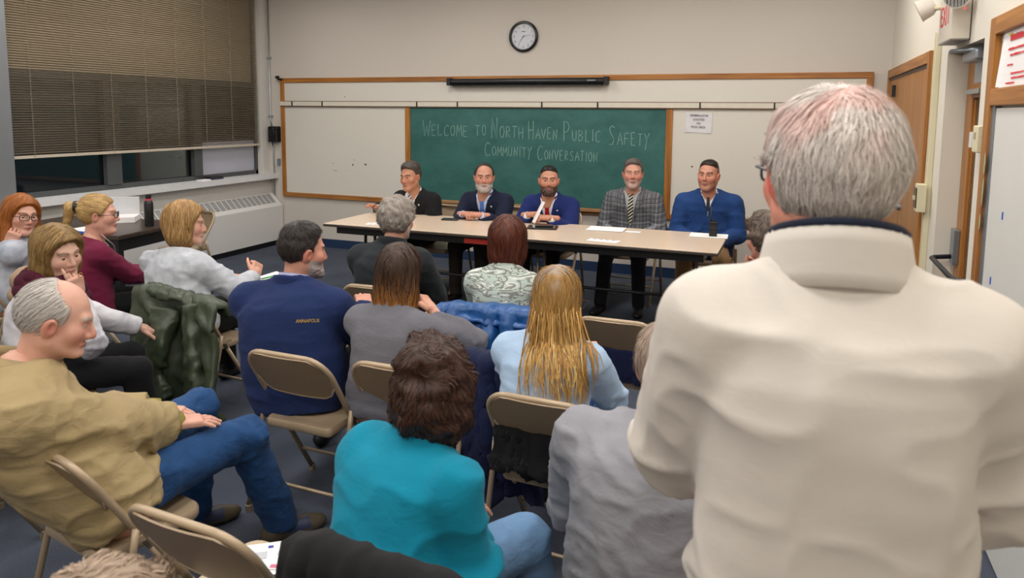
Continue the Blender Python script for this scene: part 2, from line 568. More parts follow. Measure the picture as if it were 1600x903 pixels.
def carpet():
    m, nt, bs = new_mat('carpet')
    bs.inputs['Roughness'].default_value = 0.95; bs.inputs['Specular IOR Level'].default_value = 0.15
    tc = node(nt, 'ShaderNodeTexCoord')
    a = node(nt, 'ShaderNodeTexNoise'); a.inputs['Scale'].default_value = 260; a.inputs['Detail'].default_value = 2
    b = node(nt, 'ShaderNodeTexNoise'); b.inputs['Scale'].default_value = 3; b.inputs['Detail'].default_value = 5
    link(nt, tc.outputs['Object'], a.inputs['Vector']); link(nt, tc.outputs['Object'], b.inputs['Vector'])
    ad = node(nt, 'ShaderNodeMath', operation='MULTIPLY_ADD'); ad.inputs[1].default_value = 0.4
    link(nt, b.outputs['Fac'], ad.inputs[0]); link(nt, a.outputs['Fac'], ad.inputs[2])
    rp = node(nt, 'ShaderNodeValToRGB'); e = rp.color_ramp.elements
    e[0].position, e[0].color = 0.4, rgb('#2b2f39'); e[1].position, e[1].color = 0.95, rgb('#585f6d')
    link(nt, ad.outputs[0], rp.inputs['Fac']); link(nt, rp.outputs['Color'], bs.inputs['Base Color'])
    add_bump(nt, bs, 0, 0.6, 0.004, src=a.outputs['Fac'])
    return m

XL, XR, YB, YF, RH = ROOM_XL, ROOM_XR, ROOM_YB, ROOM_YF, ROOM_H
struct('floor', G().box((XL - .3, YF - .2, -.1), (XR + 1.2, YB + .2, 0)), carpet(), label='dark blue-grey loop carpet covering the whole floor')
ceil = struct('ceiling', G().box((XL - .3, YF - .2, RH), (XR + .6, YB + .2, RH + .1)), plain('ceiling_paint', '#dedbd2', 0.9, bump=0.3, bscale=120), label='white acoustic ceiling above the room')
struct('wall_back', G().box((XL - .3, YB, 0), (XR + .6, YB + .15, RH)), m_wall, label='beige painted front wall behind the panel')
struct('wall_rear', G().box((XL - .3, YF - .15, 0), (XR + .6, YF, RH)), m_wall, label='beige wall behind the audience')
# left wall: solid stretch, spandrel under the window, pier by the corner, lintel
WY0, WY1, WZ0, WZ1 = 4.22, 7.36, 0.90, 3.12
g = G().box((XL - .25, YF, 0), (XL, WY0 - .42, RH)).box((XL - .25, WY0 - .42, 0), (XL, YB, WZ0 - .05)).box((XL - .25, WY1, WZ0 - .05), (XL, YB, RH)).box((XL - .25, WY0 - .42, WZ1), (XL, WY1, RH))
struct('wall_left', g, m_wall3, label='pale painted window wall on the left')
struct('trim_1', G().box((XL - .25, WY0 - .42, WZ0 - .05), (XL + .02, WY0, WZ1)), plain('pier_steel', '#90959b', 0.3, 0.5, vary=0.06), label='grey steel window pier left of the blind')
struct('trim_2', G().box((XL - .22, WY0 - .1, WZ0 - .06), (XL + .12, YB, WZ0)), plain('sill_paint', '#d9dadb', 0.4, vary=0.05), label='white window sill running to the corner')
# right wall with an alcove and door openings
AL0, AL1, ALZ = 3.94, 4.81, 2.06
g = G().box((XR, YF, 0), (XR + .12, AL0, RH)).box((XR, AL1, 0), (XR + .12, YB, RH)).box((XR, AL0, ALZ), (XR + .12, AL1, RH))
struct('wall_right', g, m_wall2, label='cream painted wall with doors on the right')
g = G().box((XR + .12, AL1, 0), (XR + .5, AL1 + .06, RH)).box((XR + .12, AL0 - .06, 0), (XR + .5, AL0, RH)).box((XR + .12, AL0, ALZ), (XR + .5, AL1, ALZ + .06))
struct('wall_alcove', g, plain('alcove_paint', '#c9c7d2', 0.45, 0.0, vary=0.03), label='pale recess around the exit door')
struct('baseboard_back', G().box((XL + .19, YB - .015, 0), (XR, YB, .105)), plain('navy_vinyl', '#1c3354', 0.5), label='navy vinyl baseboard under the board wall')
struct('baseboard_right', G().box((XR - .015, AL1, 0), (XR, 5.2, .105)).box((XR - .015, 3.69, 0), (XR, AL0, .105)), MATS['navy_vinyl'], label='navy vinyl baseboard by the doors')

# fluorescent fixtures
m_lens = emit('lamp_lens', '#fff4e4', 3.0)
lamp_rim = lamp_lens = None
for i, (x, y) in enumerate(LAMP_SPOTS):
    e = empty('ceiling_light', (x, y, RH))
    tag(e, 'recessed fluorescent ceiling fixture out of view overhead', 'light', 'ceiling fixtures')
    if lamp_rim is None:
        g = G().box((-.32, -.62, -.03), (.32, -.58, 0)).box((-.32, .58, -.03), (.32, .62, 0)).box((-.32, -.58, -.03), (-.28, .58, 0)).box((.28, -.58, -.03), (.32, .58, 0))
        lamp_rim = g.build('frame', m_offw, e)
        lamp_lens = G().box((-.28, -.58, -.012), (.28, .58, -.004)).build('diffuser', m_lens, e)
    else:
        share(lamp_rim, 'frame', e); share(lamp_lens, 'diffuser', e)
    ld = bpy.data.lights.new('fluorescent_tubes', 'AREA'); ld.shape = 'RECTANGLE'; ld.size = .56; ld.size_y = 1.16
    ld.energy = LAMP_W; ld.color = LAMP_COL
    lo = bpy.data.objects.new('fluorescent_tubes', ld); COL.objects.link(lo)
    lo.parent = e; lo.location = (0, 0, -.035)

# ------------------------------------------------------------------ window, blind, radiator
win = empty('window_1', (XL - .12, WY0, WZ0)); tag(win, 'wide dark night window with grey mullions', None, None, 'structure')
WL = WY1 - WY0
g = G().box((-.04, 0, 0), (.04, WL, .05)).box((-.04, 0, 0), (.04, .04, WZ1 - WZ0)).box((-.04, WL - .04, 0), (.04, WL, WZ1 - WZ0)).box((-.04, 0, WZ1 - WZ0 - .05), (.04, WL, WZ1 - WZ0))
g.box((-.035, .05, 1.08), (.035, WL - .05, 1.14))
g.build('window_frame', m_mull, win)
mull = G().box((-.05, 0, .05), (.06, .17, 1.08)).build('mullion', m_mull, win); mull.location = (0, .96, 0)
mull2 = G().box((-.05, 0, .05), (.06, .12, 1.08)).build('mullion', m_mull, win); mull2.location = (0, 2.08, 0)
def glass_mat():
    m, nt, bs = new_mat('window_glass')
    out = nt.nodes['Material Output']
    tr = node(nt, 'ShaderNodeBsdfTransparent'); tr.inputs[0].default_value = (.78, .82, .82, 1)
    gl = node(nt, 'ShaderNodeBsdfGlossy'); gl.inputs['Roughness'].default_value = 0.04
    fr = node(nt, 'ShaderNodeFresnel'); fr.inputs['IOR'].default_value = 1.42
    mx = node(nt, 'ShaderNodeMixShader')
    link(nt, fr.outputs[0], mx.inputs[0]); link(nt, tr.outputs[0], mx.inputs[1]); link(nt, gl.outputs[0], mx.inputs[2])
    link(nt, mx.outputs[0], out.inputs['Surface'])
    return m
m_glass = glass_mat()
for y0, y1 in ((.04, .96), (1.13, 2.08)):
    G().box((-.006, y0, .05), (.006, y1, 1.08)).build('pane', m_glass, win)
G().box((-.006, 2.20, .43), (.006, WL - .04, 1.08)).build('pane', m_glass, win)
G().box((-.012, 2.20, .05), (.012, WL - .04, .43)).build('panel', plain('frosted_panel', '#aeb0bd', 0.35), win)
G().box((-.02, .04, 1.14), (.0, WL - .04, WZ1 - WZ0 - .05)).build('panel', plain('upper_panel', '#b5a78f', 0.6), win)

bl = empty('window_blind', (XL - .035, WY0 + .03, 1.27))
tag(bl, 'beige metal venetian blind lowered over the big window', 'blind')
m_slat = plain('blind_slat', '#b3a691', 0.45, 0.1)
BLW = WL - .06
th = math.radians(27)
prof = []
for k in range(5):
    a = (k / 4 - .5)
    prof.append((a * .026 * math.cos(th), a * .026 * math.sin(th) + .0012 * (1 - (2 * a) ** 2)))
P = np.array([[(px, yy, pz) for px, pz in prof] for yy in (0, BLW / 2, BLW)])
slat0 = G().grid(P, thick=0.0008).build('slat', m_slat, bl, smooth=False)
slat0.location = (0, 0, .035)
for k in range(1, 84):
    share(slat0, 'slat', bl, (0, 0, .035 + k * .0216))
G().box((-.014, -.005, -.01), (.014, BLW + .005, .016)).build('bottom_rail', plain('blind_rail', '#c4b8a6', 0.45), bl)
G().box((-.02, -.005, 1.80), (.02, BLW + .005, 1.84)).build('head_rail', MATS['blind_rail'], bl)
cord0 = G().tube([(.016, 0, 0), (.016, 0, 1.82)], .0022, 5).build('ladder_cord', plain('blind_cord', '#8f8470', 0.8), bl)
for k, yy in enumerate(np.linspace(.18, BLW - .06, 8)):
    if k == 0: cord0.location = (0, yy, 0)
    else: share(cord0, 'ladder_cord', bl, (0, yy, 0))

rad = empty('radiator_cover', (XL, 4.45, 0)); tag(rad, 'white metal radiator cover with slotted top grille below the window', 'radiator')
RL = YB - .02 - 4.45
P0 = [(0.005, .065), (.19, .065), (.19, .50), (.155, .525), (.03, .655), (.005, .655)]
g = G()
v = [(x, 0, z) for x, z in P0] + [(x, RL, z) for x, z in P0]
n = len(P0)
f = [(i, (i + 1) % n, n + (i + 1) % n, n + i) for i in range(n)]
g.add(v, f); g.add(v[:n], [(0, 1, 2, 3), (0, 3, 4, 5)]); g.add(v[n:], [(3, 2, 1, 0), (5, 4, 3, 0)])
bevel(g.build('cover', m_offw, rad), .004)
G().box((.02, 0.02, 0), (.17, RL - .02, .066)).build('plinth', m_black, rad)
def grille_mat():
    m, nt, bs = new_mat('grille_mesh')
    tc = node(nt, 'ShaderNodeTexCoord'); ck = node(nt, 'ShaderNodeTexChecker'); ck.inputs['Scale'].default_value = 170
    ck.inputs['Color1'].default_value = rgb('#a8a8a6'); ck.inputs['Color2'].default_value = rgb('#77787a')
    link(nt, tc.outputs['Object'], ck.inputs['Vector']); link(nt, ck.outputs['Color'], bs.inputs['Base Color'])
    return m
sl = nrm(V(.125, 0, -.13)); nn = V(.72, 0, .69)
m_gr = grille_mat()
g = G()
c = V(.092, 0, .59)
a = c - sl * .07 + nn * .004; b = c + sl * .07 + nn * .004; a2 = a - nn * .008; b2 = b - nn * .008
def at(p, y): return (p[0], y, p[2])
W = .068
g.add([at(a, 0), at(b, 0), at(b, W), at(a, W), at(a2, 0), at(b2, 0), at(b2, W), at(a2, W)],
      [(0, 1, 2, 3), (4, 7, 6, 5), (0, 4, 5, 1), (1, 5, 6, 2), (2, 6, 7, 3), (3, 7, 4, 0)])
gr0 = g.build('grille', m_gr, rad); gr0.location = (0, .05, 0)
k = 1
while .05 + k * .086 + W < RL - .02:
    share(gr0, 'grille', rad, (0, .05 + k * .086, 0)); k += 1

o = tag(empty('book_stack', (XL - .01, 6.42, WZ0)), 'two small dark books lying on the window sill', 'books')
G().box((-.06, 0, 0), (.06, .2, .018)).build('book', plain('purple_cover', '#39304a', 0.6), o)
G().box((-.05, .02, .018), (.06, .19, .036)).build('book', plain('black_cover', '#1f1c1f', 0.6), o)
tag(G().box((XL - .03, 6.28, WZ0), (XL + .06, 6.41, WZ0 + .012)).build('envelope', m_paper), 'white envelope lying on the sill beside the dark books', 'envelope')

# ------------------------------------------------------------------ front board wall
BX0, BX1, BZ0, BZ1 = -6.045, 0.645, 0.615, 2.10
brd = empty('classroom_board', (0, YB, 0)); tag(brd, 'long oak-framed board with green chalkboard between white tack panels', 'board')
g = G().box((BX0, -.035, BZ1 - .055), (BX1, 0, BZ1)); bevel(g.build('frame_rail', m_oak, brd), .004)
for x0, x1 in ((BX0, -4.265), (-1.165, BX1)):
    bevel(G().box((x0, -.035, BZ0), (x1, 0, BZ0 + .055)).build('frame_rail', m_oak, brd), .004)
for x0, z0, z1 in ((BX0, BZ0 + .055, BZ1 - .055), (BX1 - .055, BZ0 + .055, BZ1 - .055)):
    bevel(G().box((x0, -.035, z0), (x0 + .055, 0, z1)).build('frame_stile', m_oakz, brd), .004)
for x0 in (-4.265, -1.235):
    bevel(G().box((x0, -.034, BZ0), (x0 + .068, 0, 1.755)).build('frame_stile', m_oakz, brd), .004)
G().box((BX0 + .055, -.018, BZ0 + .055), (-4.265, -.002, 1.755)).build('tack_panel', m_white, brd)
G().box((-1.167, -.018, BZ0 + .055), (BX1 - .055, -.002, 1.755)).build('tack_panel', m_white, brd)
G().box((BX0 + .055, -.018, 1.755), (BX1 - .055, -.002, BZ1 - .055)).build('tack_panel', m_white, brd)
def chalkboard_mat():
    m, nt, bs = new_mat('chalkboard_green')
    bs.inputs['Roughness'].default_value = 0.55
    tc = node(nt, 'ShaderNodeTexCoord'); mp = node(nt, 'ShaderNodeMapping'); mp.inputs['Scale'].default_value = (1, 1, 1.6)
    mp.inputs['Rotation'].default_value = (0, .5, 0)
    a = node(nt, 'ShaderNodeTexNoise'); a.inputs['Scale'].default_value = 2.2; a.inputs['Detail'].default_value = 8; a.inputs['Roughness'].default_value = 0.65
    link(nt, tc.outputs['Object'], mp.inputs['Vector']); link(nt, mp.outputs[0], a.inputs['Vector'])
    rp = node(nt, 'ShaderNodeValToRGB'); e = rp.color_ramp.elements
    e[0].position, e[0].color = 0.3, rgb('#1c5550'); e[1].position, e[1].color = 0.8, rgb('#3f756f')
    link(nt, a.outputs['Fac'], rp.inputs['Fac']); link(nt, rp.outputs['Color'], bs.inputs['Base Color'])
    return m
cb = G().box((-4.197, -.022, .68), (-1.235, -.002, 1.745)).build('chalkboard', chalkboard_mat(), brd)
tray = G().box((-4.197, -.085, .655), (-1.235, -.03, .672)).box((-4.197, -.085, .672), (-1.235, -.078, .684)).box((-4.197, -.03, BZ0), (-1.235, 0, .684))
bevel(tray.build('chalk_tray', wood('tray_oak', '#94673c', '#b98d61', 'x'), brd), .003)
rnd = random.Random(4)
def ribbon(g, pl, w, y):
    pl = np.array(pl)
    out = [pl[0]]
    for a, b in zip(pl[:-1], pl[1:]): out += [a + (b - a) * t for t in (.5, 1)]
    pl = np.array(out)
    t = nrm(np.gradient(pl, axis=0)); nn = np.stack([-t[:, 1], t[:, 0]], -1)
    ww = w * (0.7 + 0.5 * np.array([rnd.random() for _ in pl]))[:, None]
    A, B = pl + nn * ww / 2, pl - nn * ww / 2
    v = np.zeros((len(pl) * 2, 3)); v[0::2, 0] = A[:, 0]; v[0::2, 2] = A[:, 1]; v[1::2, 0] = B[:, 0]; v[1::2, 2] = B[:, 1]; v[:, 1] = y
    g.add(v, [(2 * i, 2 * i + 1, 2 * i + 3, 2 * i + 2) for i in range(len(pl) - 1)])
m_chalk = plain('chalk', '#8fb0a6', 0.95, vary=0.2, scale=60)
WORDS = [('WELCOME', -4.03, -3.44, 1.435, .125, .19), ('TO', -3.37, -3.22, 1.445, .11, .12), ('NORTH', -3.17, -2.77, 1.425, .125, .225), ('HAVEN', -2.73, -2.38, 1.42, .12, .205),
         ('PUBLIC', -2.33, -1.90, 1.405, .12, .205), ('SAFETY', -1.83, -1.38, 1.375, .13, .22), ('COMMUNITY', -3.25, -2.67, 1.225, .105, .16), ('CONVERSATION', -2.62, -1.93, 1.195, .105, .16)]
for wd, x0, x1, z0, hs_, hb_ in WORDS:
    g = G()
    for pl in chalk_lines(wd, x0, x1, z0, hs_, hb_, rnd, -.02): ribbon(g, pl, .0055, -.0225)
    g.build('chalk_word', m_chalk, cb)
g = G().box((BX0 + .0, -.042, 1.76), (BX1 - .03, -.018, 1.812)); g.build('map_rail', plain('cork_rail', '#d8d2c2', 0.6, vary=0.08, scale=20), brd)
G().box((BX0 + .0, -.044, 1.750), (BX1 - .03, -.016, 1.760)).build('rail_lip', plain('dark_lip', '#5c4030', 0.5), brd)
G().box((BX0 + .05, -.04, 1.812), (BX1 - .03, -.016, 1.819)).build('rail_lip', MATS['dark_lip'], brd)
clip0 = None
for x in (-5.86, -5.41, -4.1, -3.58, -2.57, -1.95, -.9, -.2):
    if clip0 is None: clip0 = G().box((-.007, -.05, 1.758), (.007, -.040, 1.813)).build('map_clip', m_black, brd); clip0.location = (x, 0, 0)
    else: share(clip0, 'map_clip', brd, (x, 0, 0))
sp0 = None
for x, z, s in ((-5.28, 1.06, .6), (-5.0, 1.05, 1.2), (-4.82, 1.06, 1.4), (-5.27, .97, .7), (-5.24, .965, .6), (-4.98, 1.11, .6), (-.96, 1.17, 1.0), (-5.1, 1.87, .7)):
    if sp0 is None: sp0 = G().lathe([(0.0001, -.0002), (.011, 0), (.010, .0018), (.0001, .002)], 8, axis=1).build('chip_mark', plain('chip_brown', '#6d4a34', 0.9), brd); q = sp0
    else: q = share(sp0, 'chip_mark', brd)
    q.location = (x, -.019, z); q.scale = (s, 1, s * .8)

scr = empty('projection_screen', (0, YB - .035, 0)); tag(scr, 'black roll-up projection screen case mounted on the top board rail', 'screen')
g = G().tube([(-3.66, -.045, 2.035), (-1.85, -.045, 2.035)], .036, 14); g.build('case', plain('screen_case', '#121316', 0.35), scr, smooth=True, auto=40)
for x in (-3.68, -1.875): bevel(G().box((x, -.09, 1.995), (x + .045, 0, 2.08)).build('end_cap', m_black, scr), .006)
G().box((-3.62, -.055, 1.985), (-1.89, -.035, 1.998)).build('bottom_bar', m_black, scr)
pr = G().tube(arc((-2.76, -.045, 1.975), .018, 0, 360, 14)[:-1], .0025, 6, closed=True); pr.build('pull_ring', m_grey, scr, True)
G().box((-2.05, -.0825, 2.035), (-1.96, -.081, 2.047)).build('badge', m_grey, scr)

ck = empty('wall_clock', (-2.80, YB, 2.52)); tag(ck, 'round black wall clock with white dial above the chalkboard', 'clock')
g = G().lathe([(.10, 0), (.165, 0), (.168, .012), (.165, .03), (.155, .038), (.143, .036), (.137, .022), (.137, .018)], 48, axis=1)
g.build('rim', plain('clock_rim', '#0e0e10', 0.22), ck, True, 50)
g = G().lathe([(.0005, .016), (.138, .016), (.138, .005)], 48, axis=1); g.build('dial', plain('clock_dial', '#cdd0d8', 0.5), ck)
m_num = plain('clock_print', '#5f626a', 0.7)
for h in range(1, 13):
    a = math.radians(90 - 30 * h)
    text_mesh('numeral', str(h), .036, m_num, ck, (.108 * math.cos(a), -.0172, .108 * math.sin(a)))
for ang, L, w, yy in ((218, .09, .0045, -.0205), (78, .085, .003, -.022)):
    a = math.radians(90 - ang); d = V(math.cos(a), math.sin(a)); p = V(-d[1], d[0]) * w / 2
    q = [(-d * .02 - p), (-d * .02 + p), (d * L + p * .4), (d * L - p * .4)]
    v = [(x, yy, z) for x, z in q] + [(x, yy + .001, z) for x, z in q]
    G().add(v, [(0, 1, 2, 3), (7, 6, 5, 4), (0, 4, 5, 1), (1, 5, 6, 2), (2, 6, 7, 3), (3, 7, 4, 0)]).build('hand', m_ink, ck)
G().box((-.022, -.0175, .05), (.022, -.0165, .056)).build('print', m_ink, ck)
G().tube(arc((0, -.0178, 0), .131, 0, 360, 40)[:-1], .0006, 4, closed=True).build('minute_track', m_num, ck)

sg = empty('paper_sign', (-.91, YB - .018, 1.613)); tag(sg, 'white paper notice taped to the tack panel above the man in the blue sweater', 'sign')
sg.rotation_euler = (0, math.radians(1.8), 0)
P = np.array([[(x, -.004 - .006 * ((x / .13) ** 2) * (1 if z < 0 else .3), z) for x in np.linspace(-.13, .13, 7)] for z in np.linspace(-.1, .1, 5)])
G().grid(P, thick=.0008).build('sheet', plain('sign_paper', '#dcdcdf', 0.7), sg)
for s_, z in (('DEFIBRILLATOR', .072), ('LOCATED', .032), ('ON', -.006), ('POOL DECK', -.043)):
    text_mesh('lettering', s_, .031, m_ink, sg, (0, -.0115, z), sx=.82)

sp = empty('wall_speaker_box', (-6.14, YB, 1.40)); tag(sp, 'small black box on the conduit beside the white tack panel', 'box')
bevel(G().box((-.068, -.09, -.1), (.068, 0, .1)).build('case', m_black, sp), .012, 3)
G().lathe([(.001, .004), (.04, .004), (.046, 0)], 20, axis=1, origin=(0, -.091, .02)).build('speaker_cone', m_dark, sp)
sc2 = G().lathe([(.001, .003), (.008, .003), (.008, 0)], 8, axis=1, origin=(0.02, -.091, .075)).build('screw', m_grey, sp)
cd = empty('conduit', (-6.205, YB, 0)); tag(cd, 'thin steel electrical conduit running up the corner of the board wall', 'pipe')
G().tube([(0, -.016, 1.5), (-.012, -.016, 1.56), (-.012, -.016, RH)], .010, 8).build('upper_pipe', m_steel, cd, True)
G().tube([(0.02, -.016, 0.02), (.02, -.016, 1.2), (0, -.016, 1.3)], .009, 8).build('lower_pipe', m_steel, cd, True)
for z in (2.35, 1.62, .85): G().box((-.035, -.028, z), (.018, 0, z + .018)).build('strap', m_steel, cd)
G().tube([(.03, -.012, 1.05), (.05, -.012, 1.0), (.045, -.012, .93), (-.0, -.012, .905), (-.03, -.012, .91)], .004, 6).build('cable', m_offw, cd, True)
bevel(G().box((-6.13, YB - .02, 1.0), (-6.09, YB, 1.09)).build('wall_outlet', m_grey), .003)
tag(bpy.data.objects['wall_outlet'], 'small grey outlet plate left of the white tack panel', 'outlet')
bk = tag(G().box((BX0 - .02, YB - .06, 2.075), (BX0 + .05, YB - .036, 2.10)).box((BX0 - .05, YB - .06, 2.095), (BX0 + .0, YB - .036, 2.13)).build('bracket', m_black), 'small black clamp at the top left corner of the board frame', 'clamp')
bevel(bk, .005)

# ------------------------------------------------------------------ right wall
d1 = empty('door_1', (XR, 0, 0)); tag(d1, 'double oak closet doors at the corner of the right wall', None, None, 'structure')
Y0, Y1 = 5.24, 7.47
g = G().box((-.03, Y0, 0), (0, Y0 + .075, 2.11)); bevel(g.build('frame', m_oakz, d1), .004)
g = G().box((-.03, Y1 - .075, 0), (0, Y1, 2.11)); bevel(g.build('frame', m_oakz, d1), .004)
g = G().box((-.03, Y0 + .075, 2.035), (0, Y1 - .075, 2.11)); bevel(g.build('frame', m_oaky, d1), .004)
for a, b in ((Y0 + .08, 6.34), (6.35, Y1 - .08)):
    dl = bevel(G().box((-.012, a, .01), (.03, b, 2.03)).build('door_leaf', m_door, d1), .003)
G().box((-.04, 6.98, 1.86), (-.012, 7.0, 1.96)).build('hinge', m_dark, d1)
G().box((-.016, 5.32, 2.012), (-.008, Y1 - .08, 2.032)).build('track', m_black, d1)
G().lathe([(.012, 0), (.012, .03), (.026, .04), (.026, .06), (.001, .066)], 14, axis=0, origin=(-.07, 6.25, 1.0)).build('door_knob', m_grey, d1)
rw = empty('cable_raceway', (XR, 5.02, 0)); tag(rw, 'cream cable raceway running up beside the closet doors', 'raceway')
bevel(G().box((-.03, 0, 0), (0, .075, 2.2)).build('channel', m_cream, rw), .004)
G().box((-.031, .035, 0), (-.0295, .04, 2.2)).build('seam', plain('seam_tan', '#a89f86', 0.7), rw)  # joint line of the channel, a darker tan than the cream paint
sw = empty('light_switch', (XR - .03, 5.03, 1.2)); tag(sw, 'brown switch plate on a cream box on the raceway', 'switch')
bevel(G().box((-.05, -.045, -.085), (0, .055, .085)).build('box', m_cream, sw), .004)
bevel(G().box((-.056, -.038, -.062), (-.05, .048, .062)).build('plate', plain('brown_plate', '#4b3a28', 0.4), sw), .002)
for k in (-.02, .02): G().box((-.066, k - .004, -.012), (-.056, k + .006, .012)).build('toggle', m_cream, sw)

d2 = empty('door_2', (XR + .105, AL0, 0)); tag(d2, 'oak exit door with a narrow glass light inside the recess', None, None, 'structure')
Wd = AL1 - AL0
bevel(G().box((0, Wd - .17, .01), (.045, Wd - .01, ALZ - .03)).build('stile', m_door, d2), .004)
bevel(G().box((0, .01, .01), (.045, .12, ALZ - .03)).build('stile', m_door, d2), .004)
bevel(G().box((0, .12, 1.80), (.045, Wd - .17, 1.88)).build('rail', m_oaky, d2), .004)
bevel(G().box((0, .12, .01), (.045, Wd - .17, .72)).build('rail', m_oaky, d2), .004)
G().box((.018, .12, .72), (.026, Wd - .17, 1.80)).build('pane', plain('smoky_glass', '#5a5348', 0.08, spec=0.8), d2)
G().box((.0, .12, 1.88), (.04, Wd - .17, ALZ - .03)).build('panel', plain('door_head_grey', '#9c9ea2', 0.4), d2)
G().box((.012, Wd - .2, .74), (.034, Wd - .17, 1.79)).build('stop', m_oakz, d2)
bevel(G().box((-.03, Wd - .13, .86), (0, Wd - .03, 1.06)).build('lock_plate', m_grey, d2), .004)
G().tube([(-.03, Wd - .08, .90), (-.11, Wd - .08, .89), (-.13, Wd - .11, .89), (-.13, .2, .89), (-.1, .14, .89), (-.02, .14, .89)], .013, 10).build('push_bar', m_dark, d2, True)
cl = bevel(G().box((-.10, .2, ALZ - .085), (-.02, .5, ALZ - .03)).build('door_closer', m_grey, d2), .012, 3)
G().tube([(-.06, .25, ALZ - .03), (-.16, .45, ALZ - .025), (-.04, .72, ALZ - .025)], .011, 8).build('closer_arm', m_grey, d2, True)
G().box((-.03, .42, 1.82), (.0, .74, 1.845)).build('catch', m_steel, d2)

ex = empty('exit_sign', (XR, 4.24, 2.085)); tag(ex, 'cream exit sign with red letters and twin emergency lamps above the recess', 'sign')
bevel(G().box((-.09, 0, 0), (-.005, .34, .235)).build('housing', plain('sign_housing', '#cfc6b8', 0.45), ex), .004)
G().box((-.088, .005, -.004), (-.008, .335, .001)).build('bottom_lens', plain('sign_lens', '#8c8a86', 0.4), ex)
text_mesh('lettering', 'EXIT', .15, m_red, ex, (-.0912, .17, .13), rot=(math.pi / 2, 0, -math.pi / 2), sx=.82)
G().lathe([(.001, .002), (.004, .002), (.004, -.002)], 8, axis=1, origin=(-.035, -.002, .15)).build('indicator', emit('led_red', '#ff2a3c', 3.0), ex)
def lamp_head(loc, rot, lens):
    h = empty('lamp_head', loc); h.parent = ex; h.rotation_euler = rot
    prof = [(.001, -.055), (.03, -.055), (.05, -.03), (.058, .02), (.062, .03), (.056, .032)]
    me = G().lathe(prof, 4 if False else 20, axis=1).build('shell', plain('lamp_shell', '#d9d3ca', 0.45), h, True, 50)
    g = G().lathe([(.001, .028), (.056, .028), (.056, .02)], 20, axis=1)
    g.build('lens', lens, h)
    return h
def lens_mat():
    m, nt, bs = new_mat('lamp_reflector')
    bs.inputs['Metallic'].default_value = 1.0; bs.inputs['Roughness'].default_value = 0.18
    bs.inputs['Base Color'].default_value = rgb('#d5d8dc')
    tc = node(nt, 'ShaderNodeTexCoord'); w = node(nt, 'ShaderNodeTexWave'); w.inputs['Scale'].default_value = 22; w.inputs['Distortion'].default_value = 3
    link(nt, tc.outputs['Object'], w.inputs['Vector'])
    add_bump(nt, bs, 0, 1.0, 0.01, src=w.outputs['Fac'])
    return m
m_lensref = lens_mat()
lamp_head((-.085, -.075, .205), (math.radians(12), 0, math.radians(-12)), m_lensref)
lamp_head((-.16, .38, .20), (math.radians(25), 0, math.radians(-100)), m_lensref)
for a, b in (((-.06, .02, .215), (-.08, -.04, .21)), ((-.08, .32, .2), (-.13, .37, .2))):
    G().tube([a, b], .014, 8).build('swivel', m_cream, ex, True)
tag(G().box((XR - .004, 4.26, 2.085), (XR, 4.62, 2.12)).build('tape_strip', plain('blue_tape', '#20449a', 0.5)), 'strip of blue tape on the wall under the exit sign', 'tape')
tb = empty('thermostat', (XR, 3.76, 1.60)); tag(tb, 'small cream thermostat box between the recess and the oak frame', 'thermostat')
bevel(G().box((-.045, -.045, -.06), (0, .045, .06)).build('case', m_cream, tb), .006, 3)
G().box((-.047, .045, -.04), (0, .1, .03)).build('cover', m_offw, tb)
G().box((-.0465, -.02, .0), (-.0445, .02, .03)).build('dial_window', plain('thermo_print', '#a49c80', 0.5), tb)

d3 = empty('door_3', (XR, 0, 0)); tag(d3, 'oak door frame holding a white panel door at the right edge', None, None, 'structure')
bevel(G().box((-.035, 3.595, 0), (0, 3.68, 2.115)).build('frame', m_oakz, d3), .004)
bevel(G().box((-.035, 2.35, 2.04), (0, 3.595, 2.115)).build('frame', m_oaky, d3), .004)
bevel(G().box((-.035, 2.35, 1.745), (0, 3.595, 1.815)).build('frame', m_oaky, d3), .004)
bevel(G().box((-.035, 2.27, 0), (0, 2.35, 2.115)).build('frame', m_oakz, d3), .004)
G().box((-.006, 2.35, 1.815), (0, 3.595, 2.04)).build('transom_panel', m_white, d3)
bevel(G().box((-.02, 2.36, .01), (0, 3.54, 1.735)).build('door_leaf', plain('white_door', '#dad9d4', 0.4, vary=0.03), d3), .004)
G().box((-.024, 3.54, 0), (-.0, 3.595, 1.745)).build('jamb', m_grey, d3)
s0 = None
for y, z, s in ((3.585, 1.5, 1), (3.582, 1.38, 1.4), (3.59, 1.25, .8)):
    if s0 is None: s0 = G().lathe([(.001, .002), (.02, .0015), (.024, 0)], 8, axis=0).build('chipped_paint', plain('chip_green', '#9aa07c', 0.8), d3); s0.location = (-.036, y, z); s0.scale = (-1, .6, 2.2 * s)
    else: q = share(s0, 'chipped_paint', d3, (-.036, y, z)); q.scale = (-1, .5, 2 * s)
for y, z, m_ in ((3.40, 1.02, plain('ink_blue', '#2f57c8', .6)), (3.56, 1.08, m_red), (3.57, 1.04, m_red), (3.3, 1.3, MATS['ink_blue'])):
    G().box((-.0225, y, z), (-.020, y + .012, z + .03)).build('ink_mark', m_, d3)
nt_ = empty('red_notice', (XR - .008, 3.52, 1.815)); tag(nt_, 'white notice with red printing pinned in the transom at the right edge', 'notice')
P = np.array([[(-.006 - .02 * max(0, .06 - t * .5) / .06 * (1 - s_), -.62 * t, .23 * s_ + .004) for t in np.linspace(0, 1, 12)] for s_ in np.linspace(0, 1, 5)])
G().grid(P, thick=.0008).build('sheet', m_paper, nt_)
rn = random.Random(2)
